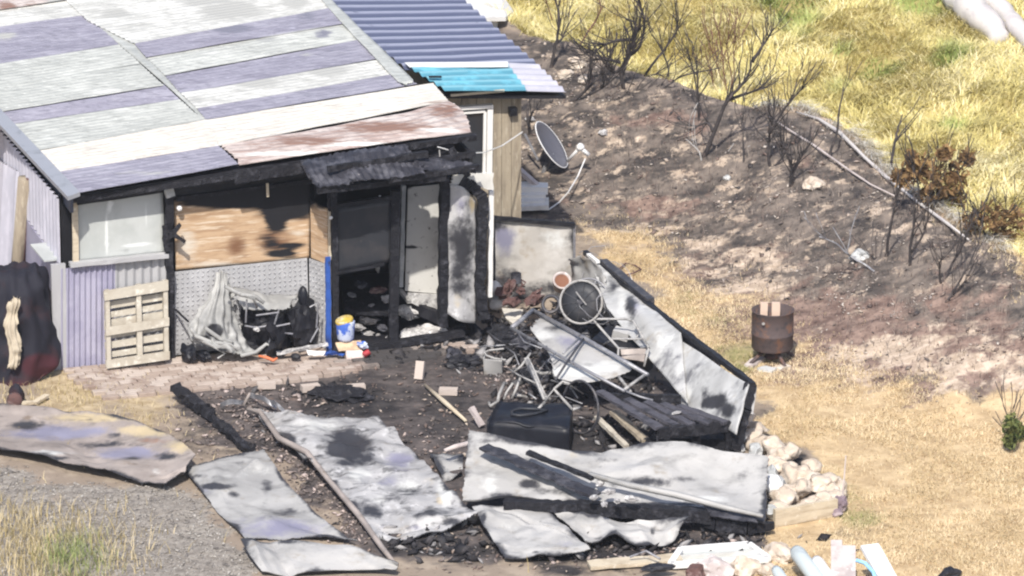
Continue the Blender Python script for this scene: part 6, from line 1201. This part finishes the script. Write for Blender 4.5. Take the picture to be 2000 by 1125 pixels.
drop('fallen_pole', 'thinner pale branch lying below the long bleached one', 'branch', 'board_pinkgrey', lambda b: b.tube([G(x, y, .04) for x, y in ((1500, 232), (1545, 262), (1590, 290), (1655, 336), (1700, 366), (1750, 390))], [.008, .013, .016, .014, .012, .008], 7), smooth=True)
# ------------------------------------------------------------------ growing and lying stuff
def blades(name, X, Y, L, w, lean, az, tint, m, seg=3, green=None, zoff=0.0, curl=1.0):
    n = len(X); Z = np.minimum(height(X, Y), 14)+zoff
    d = np.stack([np.cos(az), np.sin(az)], 1); s = np.stack([-np.sin(az), np.cos(az)], 1)
    rows = []
    for i in range(seg+1):
        t = i/seg; a = lean*(t**curl)
        h = L*t*np.cos(a*.75); f = L*t*np.sin(a*.9); ww = w*(1-.85*t)
        c = np.stack([X+d[:, 0]*f, Y+d[:, 1]*f, Z+h-.01], 1)
        for sg in (-1, 1): q = c.copy(); q[:, 0] += s[:, 0]*ww*sg; q[:, 1] += s[:, 1]*ww*sg; rows.append(q)
    V = np.stack(rows, 1).reshape(-1, 3); k = 2*(seg+1); b0 = (np.arange(n)*k)[:, None]
    Fq = np.concatenate([b0+np.array([[2*i, 2*i+1, 2*i+3, 2*i+2]]) for i in range(seg)], 0)
    at = {'tint': np.repeat(tint, k)}
    if green is not None: at['green'] = np.repeat(green, k)
    o = mesh_np(name, V, Fq, m, at); o['kind'] = 'stuff'; return o
M['meadow_grass'] = mat('long_yellow_grass', (0.58, 0.50, 0.19), (('a', 'tint', (0.84, 0.76, 0.47), 1.5, .3, .3, .95), ('a', 'green', (0.30, 0.36, 0.10), 2, .3, .3, .8)), rough=.7)
M['lawn_grass'] = mat('dry_lawn_grass', (0.50, 0.385, 0.22), (('a', 'tint', (0.76, 0.625, 0.41), 2, .2, .3, .9), ('a', 'green', (0.22, 0.23, 0.08), 3, .3, .35, .8)), rough=.8)
M['rough_grass'] = mat('rough_verge_grass', (0.34, 0.27, 0.13), (('a', 'tint', (0.58, 0.48, 0.30), 2, .2, .3, .9), ('a', 'green', (0.20, 0.25, 0.08), 3, .3, .35, .8)), rough=.8)
M['straw_white'] = mat('trampled_white_straw', (0.62, 0.57, 0.48), (('a', 'tint', (0.82, 0.79, 0.72), 2, .2, .3, .9),), rough=.8)
M['burnt_litter'] = mat('burnt_litter', (0.06, 0.054, 0.055), (('a', 'tint', (0.44, 0.37, 0.31), 2, .1, .45, .85), ('n', (0.18, 0.13, 0.11), 3, .42, .6, I3)), rough=.9)
M['gravel'] = mat('grey_gravel', (0.285, 0.26, 0.235), (('a', 'tint', (0.48, 0.45, 0.41), 2, .1, .5, 1.0), ('n', (0.17, 0.155, 0.145), 5, .5, .66, I3)), rough=.9)
n = 330000
X = rng.uniform(-1.6, 8.2, n); Y = rng.uniform(-1.5, 16.5, n); d = crest_dist(X, Y)
clump = fbm(X*1.4, Y*1.4, 101, 3); keep = (d > .12) & (rng.random(n) < .35+1.2*sstep(.35, .6, clump))
P3 = np.stack([X, Y, height(X, Y)], 1); qx, qy = proj_np(P3); keep &= (qx > 880) & (qx < 2150) & (qy > -120) & (qy < 640)
X, Y, clump, d, qx, qy = X[keep], Y[keep], clump[keep], d[keep], qx[keep], qy[keep]; n = len(X)
gp = np.clip(blobs(qx, qy, [(1540, 30, 70, 40, 1), (1650, 105, 40, 24, 1), (1710, 140, 40, 24, 1), (1850, 120, 40, 26, .8), (1860, 245, 30, 24, .9), (1800, 20, 70, 30, .9), (1370, 60, 60, 40, .6), (1460, 60, 50, 40, .6), (1900, 420, 60, 40, .7), (1260, 130, 60, 20, .5), (1160, 40, 60, 40, .5), (1640, 180, 60, 20, .6), (1760, 190, 60, 20, .5)])+(fbm(X*1.0, Y*1.0, 111, 3)-.57)*1.6, 0, 1)
az = 6.28*fbm(X*.8, Y*.8, 131, 3)*2.2+rng.normal(0, 1.0, n)
tus = sstep(.45, .75, fbm(X*3.2, Y*3.2, 137, 2))
blades('meadow_grass', X, Y, (.08+.13*clump+.11*tus)*rng.uniform(.5, 1.35, n)*sstep(0, .5, d+.25), np.full(n, .0075), .7+.9*rng.random(n)+.3*clump, az, np.clip(rng.normal(.45, .3, n)+(fbm(X*.9, Y*.9, 141, 3)-.5)*1.2, 0, 1), M['meadow_grass'], 3, gp)
# trampled pale straw along the crest
n = 120000
X = rng.uniform(1.5, 7, n); Y = rng.uniform(-2.5, 9, n); d = crest_dist(X, Y); P3 = np.stack([X, Y, height(X, Y)], 1); qx, qy = proj_np(P3)
keep = (np.abs(d+.02) < .13*rng.random(n)) & (fbm(X*1.7, Y*1.7, 197, 3) > .40) & (qx > 1470) & (qx < 1960)
X, Y = X[keep], Y[keep]; n = len(X)
blades('trampled_straw', X, Y, rng.uniform(.1, .3, n), np.full(n, .007), rng.uniform(1.2, 1.7, n), rng.normal(-.9, .5, n), rng.uniform(.2, 1, n), M['straw_white'], 2)
# dry lawn
n = 420000
X = rng.uniform(-1, 7.2, n); Y = rng.uniform(-11, 3.5, n); P3 = np.stack([X, Y, height(X, Y)], 1); z_ = zones(P3, X, Y); qx, qy = proj_np(P3)
keep = (rng.random(n) < z_['lawn']*(.12+.9*sstep(.36, .62, fbm(X*1.3, Y*1.3, 151, 4)))*(1-z_['dark'])) & (qx < 2060) & (qy < 1180) & ((z_['gravel'] < .3))
X, Y = X[keep], Y[keep]; gg = z_['green'][keep]; n = len(X)
blades('dry_lawn', X, Y, rng.uniform(.03, .075, n), np.full(n, .004), rng.uniform(.7, 1.5, n), rng.uniform(0, 6.28, n), np.clip(rng.normal(.5, .3, n)+(fbm(X*1.5, Y*1.5, 161, 3)-.5)*1.4, 0, 1), M['lawn_grass'], 2, np.clip(gg+rng.normal(-.1, .2, n), 0, 1))
# straw and weeds on the left verge
n = 60000
X = rng.uniform(-6, 0.6, n); Y = rng.uniform(-11, -2.6, n); P3 = np.stack([X, Y, height(X, Y)], 1); z_ = zones(P3, X, Y); qx, qy = proj_np(P3)
wgt = np.maximum(blobs(qx, qy, [(110, 1090, 110, 60, 1), (40, 1060, 60, 60, .8), (60, 770, 80, 40, .5), (160, 770, 90, 30, .5), (250, 820, 90, 30, .3)]), .08*z_['straw'])
keep = rng.random(n) < wgt
X, Y, qx, qy = X[keep], Y[keep], qx[keep], qy[keep]; n = len(X)
blades('verge_grass', X, Y, rng.uniform(.08, .26, n)*np.where(qy > 980, 1, .45), np.full(n, .005), rng.uniform(.3, 1.2, n), rng.uniform(0, 6.28, n), rng.random(n), M['rough_grass'], 3, np.clip(blobs(qx, qy, [(150, 1100, 90, 60, .8)])+rng.normal(0, .15, n), 0, 1))
# burnt litter: flakes, twigs and stubble lying on the burnt ground and the yard
def flakes(name, X, Y, size, m, tint, flat=.5, zoff=.004):
    n = len(X); Z = height(X, Y)+zoff
    nr = rng.normal(size=(n, 3))*flat; nr[:, 2] = 1; nr /= np.linalg.norm(nr, axis=1)[:, None]
    a = rng.normal(size=(n, 3)); a -= nr*np.sum(a*nr, 1)[:, None]; a /= np.linalg.norm(a, axis=1)[:, None]; b = np.cross(nr, a)
    C = np.stack([X, Y, Z], 1); C[:, 2] += size*.25
    asp = rng.uniform(.15, .8, n)[:, None]; s = size[:, None]; V = []
    up = nr*s*.28
    V = np.stack([C-a*s, C+b*s*asp, C+a*s, C-b*s*asp, C+up+a*s*.2, C-up], 1).reshape(-1, 3); b0 = (np.arange(n)*6)[:, None]
    tri = np.array([[0, 1, 4], [1, 2, 4], [2, 3, 4], [3, 0, 4], [1, 0, 5], [2, 1, 5], [3, 2, 5], [0, 3, 5]])
    Fq = (b0[:, :, None]+tri[None]).reshape(-1, 3)
    o = mesh_np(name, V, Fq, m, {'tint': np.repeat(tint, 6)}); o['kind'] = 'stuff'; return o
n = 60000
X = rng.uniform(-3.5, 7.2, n); Y = rng.uniform(-10.5, 9, n); P3 = np.stack([X, Y, height(X, Y)], 1); z_ = zones(P3, X, Y); qx, qy = proj_np(P3)
keep = (rng.random(n) < np.maximum(.16*z_['burnt'], .25*z_['yard'])*(.3+1.2*fbm(X*2, Y*2, 171, 3))) & (qx < 2050)
X, Y = X[keep], Y[keep]; n = len(X)
flakes('burnt_litter', X, Y, .012+.04*rng.random(n)**3.5+.006, M['burnt_litter'], rng.random(n))
n = 30000
X = rng.uniform(1, 7.2, n); Y = rng.uniform(-5, 9, n); P3 = np.stack([X, Y, height(X, Y)], 1); z_ = zones(P3, X, Y)
keep = rng.random(n) < z_['burnt']*.5; X, Y = X[keep], Y[keep]; n = len(X)
blades('burnt_stubble', X, Y, rng.uniform(.04, .16, n), np.full(n, .004), rng.uniform(.2, 1.6, n), rng.uniform(0, 6.28, n), rng.random(n)*.8, M['burnt_litter'], 2)
# gravel
n = 26000
X = rng.uniform(-6, -1.0, n); Y = rng.uniform(-11, -5, n); P3 = np.stack([X, Y, height(X, Y)], 1); z_ = zones(P3, X, Y)
keep = rng.random(n) < z_['gravel']; X, Y = X[keep], Y[keep]; n = len(X)
flakes('gravel', X, Y, .010+.022*rng.random(n)**2.5, M['gravel'], rng.random(n), .35)
n = 15000
X = rng.uniform(-3, 4, n); Y = rng.uniform(-9.5, 0, n); P3 = np.stack([X, Y, height(X, Y)], 1); qx, qy = proj_np(P3)
wgt = blobs(qx, qy, [(930, 670, 70, 30, 1), (1010, 700, 60, 40, .9), (1060, 770, 60, 40, .8), (1110, 640, 80, 40, .8), (1180, 700, 80, 60, .7), (1000, 640, 50, 20, 1), (1220, 850, 90, 30, .7), (720, 640, 60, 20, .8), (840, 690, 60, 14, .5), (1250, 1060, 200, 24, .8), (860, 1060, 90, 30, .8), (660, 768, 50, 14, .7), (430, 830, 60, 50, .5), (420, 790, 50, 20, .5), (1480, 1040, 60, 14, .4)])
keep = rng.random(n) < wgt; X, Y = X[keep], Y[keep]; n = len(X)
M['char_bits'] = mat('charred_bits', (0.018, 0.017, 0.020), (('a', 'tint', (0.30, 0.29, 0.29), 2, .1, .62, .95), ('n', (0.06, 0.055, 0.058), 4, .5, .62, I3)), rough=.8)
flakes('charred_debris', X, Y, .025+.11*rng.random(n)**2.2, M['char_bits'], rng.random(n), .8)
n = 26000
X = rng.uniform(-1, 7.2, n); Y = rng.uniform(-5, 11, n); P3 = np.stack([X, Y, height(X, Y)], 1); z_ = zones(P3, X, Y)
keep = rng.random(n) < z_['burnt']*(.03+.8*sstep(.52, .72, fbm(X*1.5, Y*1.5, 191, 4))); X, Y = X[keep], Y[keep]; n = len(X)
M['pale_bits'] = mat('ashy_flecks', (0.26, 0.22, 0.20), (('a', 'tint', (0.56, 0.50, 0.44), 2, .1, .4, .95),), rough=.95)
flakes('ash_flecks', X, Y, .010+.032*rng.random(n)**2.4, M['pale_bits'], rng.random(n), .35)
# rubble: ash, broken bits and nails in the strips between the fallen sheets
n = 26000
X = rng.uniform(-4, 3, n); Y = rng.uniform(-10.5, -3.0, n); P3 = np.stack([X, Y, height(X, Y)], 1); qx, qy = proj_np(P3)
wgt = blobs(qx, qy, [(470, 800, 80, 40, .8), (540, 860, 50, 40, .9), (610, 930, 50, 50, 1), (690, 1010, 50, 50, 1), (580, 900, 60, 60, .8), (940, 680, 70, 30, .7), (1010, 740, 70, 40, .5), (760, 690, 120, 14, .5), (560, 780, 120, 14, .4), (1180, 1080, 220, 20, .5), (860, 860, 80, 30, .25), (410, 850, 80, 50, .3)])
keep = rng.random(n) < wgt; X, Y = X[keep], Y[keep]; n = len(X)
M['rubble'] = mat('pinkish_rubble', (0.17, 0.14, 0.13), (('a', 'tint', (0.46, 0.38, 0.35), 2, .1, .45, .9), ('n', (0.05, 0.045, 0.045), 4, .5, .62, I3)), rough=.95)
flakes('rubble', X, Y, .015+.05*rng.random(n)**3, M['rubble'], rng.random(n), .6)
# ------------------------------------------------------------------ thin summer haze over the whole place
mb = MB(); mb.box((0, 0, 12.0), (700, 0, 0), (0, 700, 0), (0, 0, 14.0))
hz = bpy.data.materials.new('haze'); hz.use_nodes = True; hn = hz.node_tree
hn.nodes.remove(hn.nodes['Principled BSDF']); vol = hn.nodes.new('ShaderNodeVolumePrincipled')
vol.inputs['Color'].default_value = (0.93, 0.95, 1.0, 1); vol.inputs['Density'].default_value = 0.0004; vol.inputs['Anisotropy'].default_value = 0.2
hn.links.new(vol.outputs[0], hn.nodes['Material Output'].inputs['Volume'])
o = mb.build('haze', hz); o['kind'] = 'stuff'
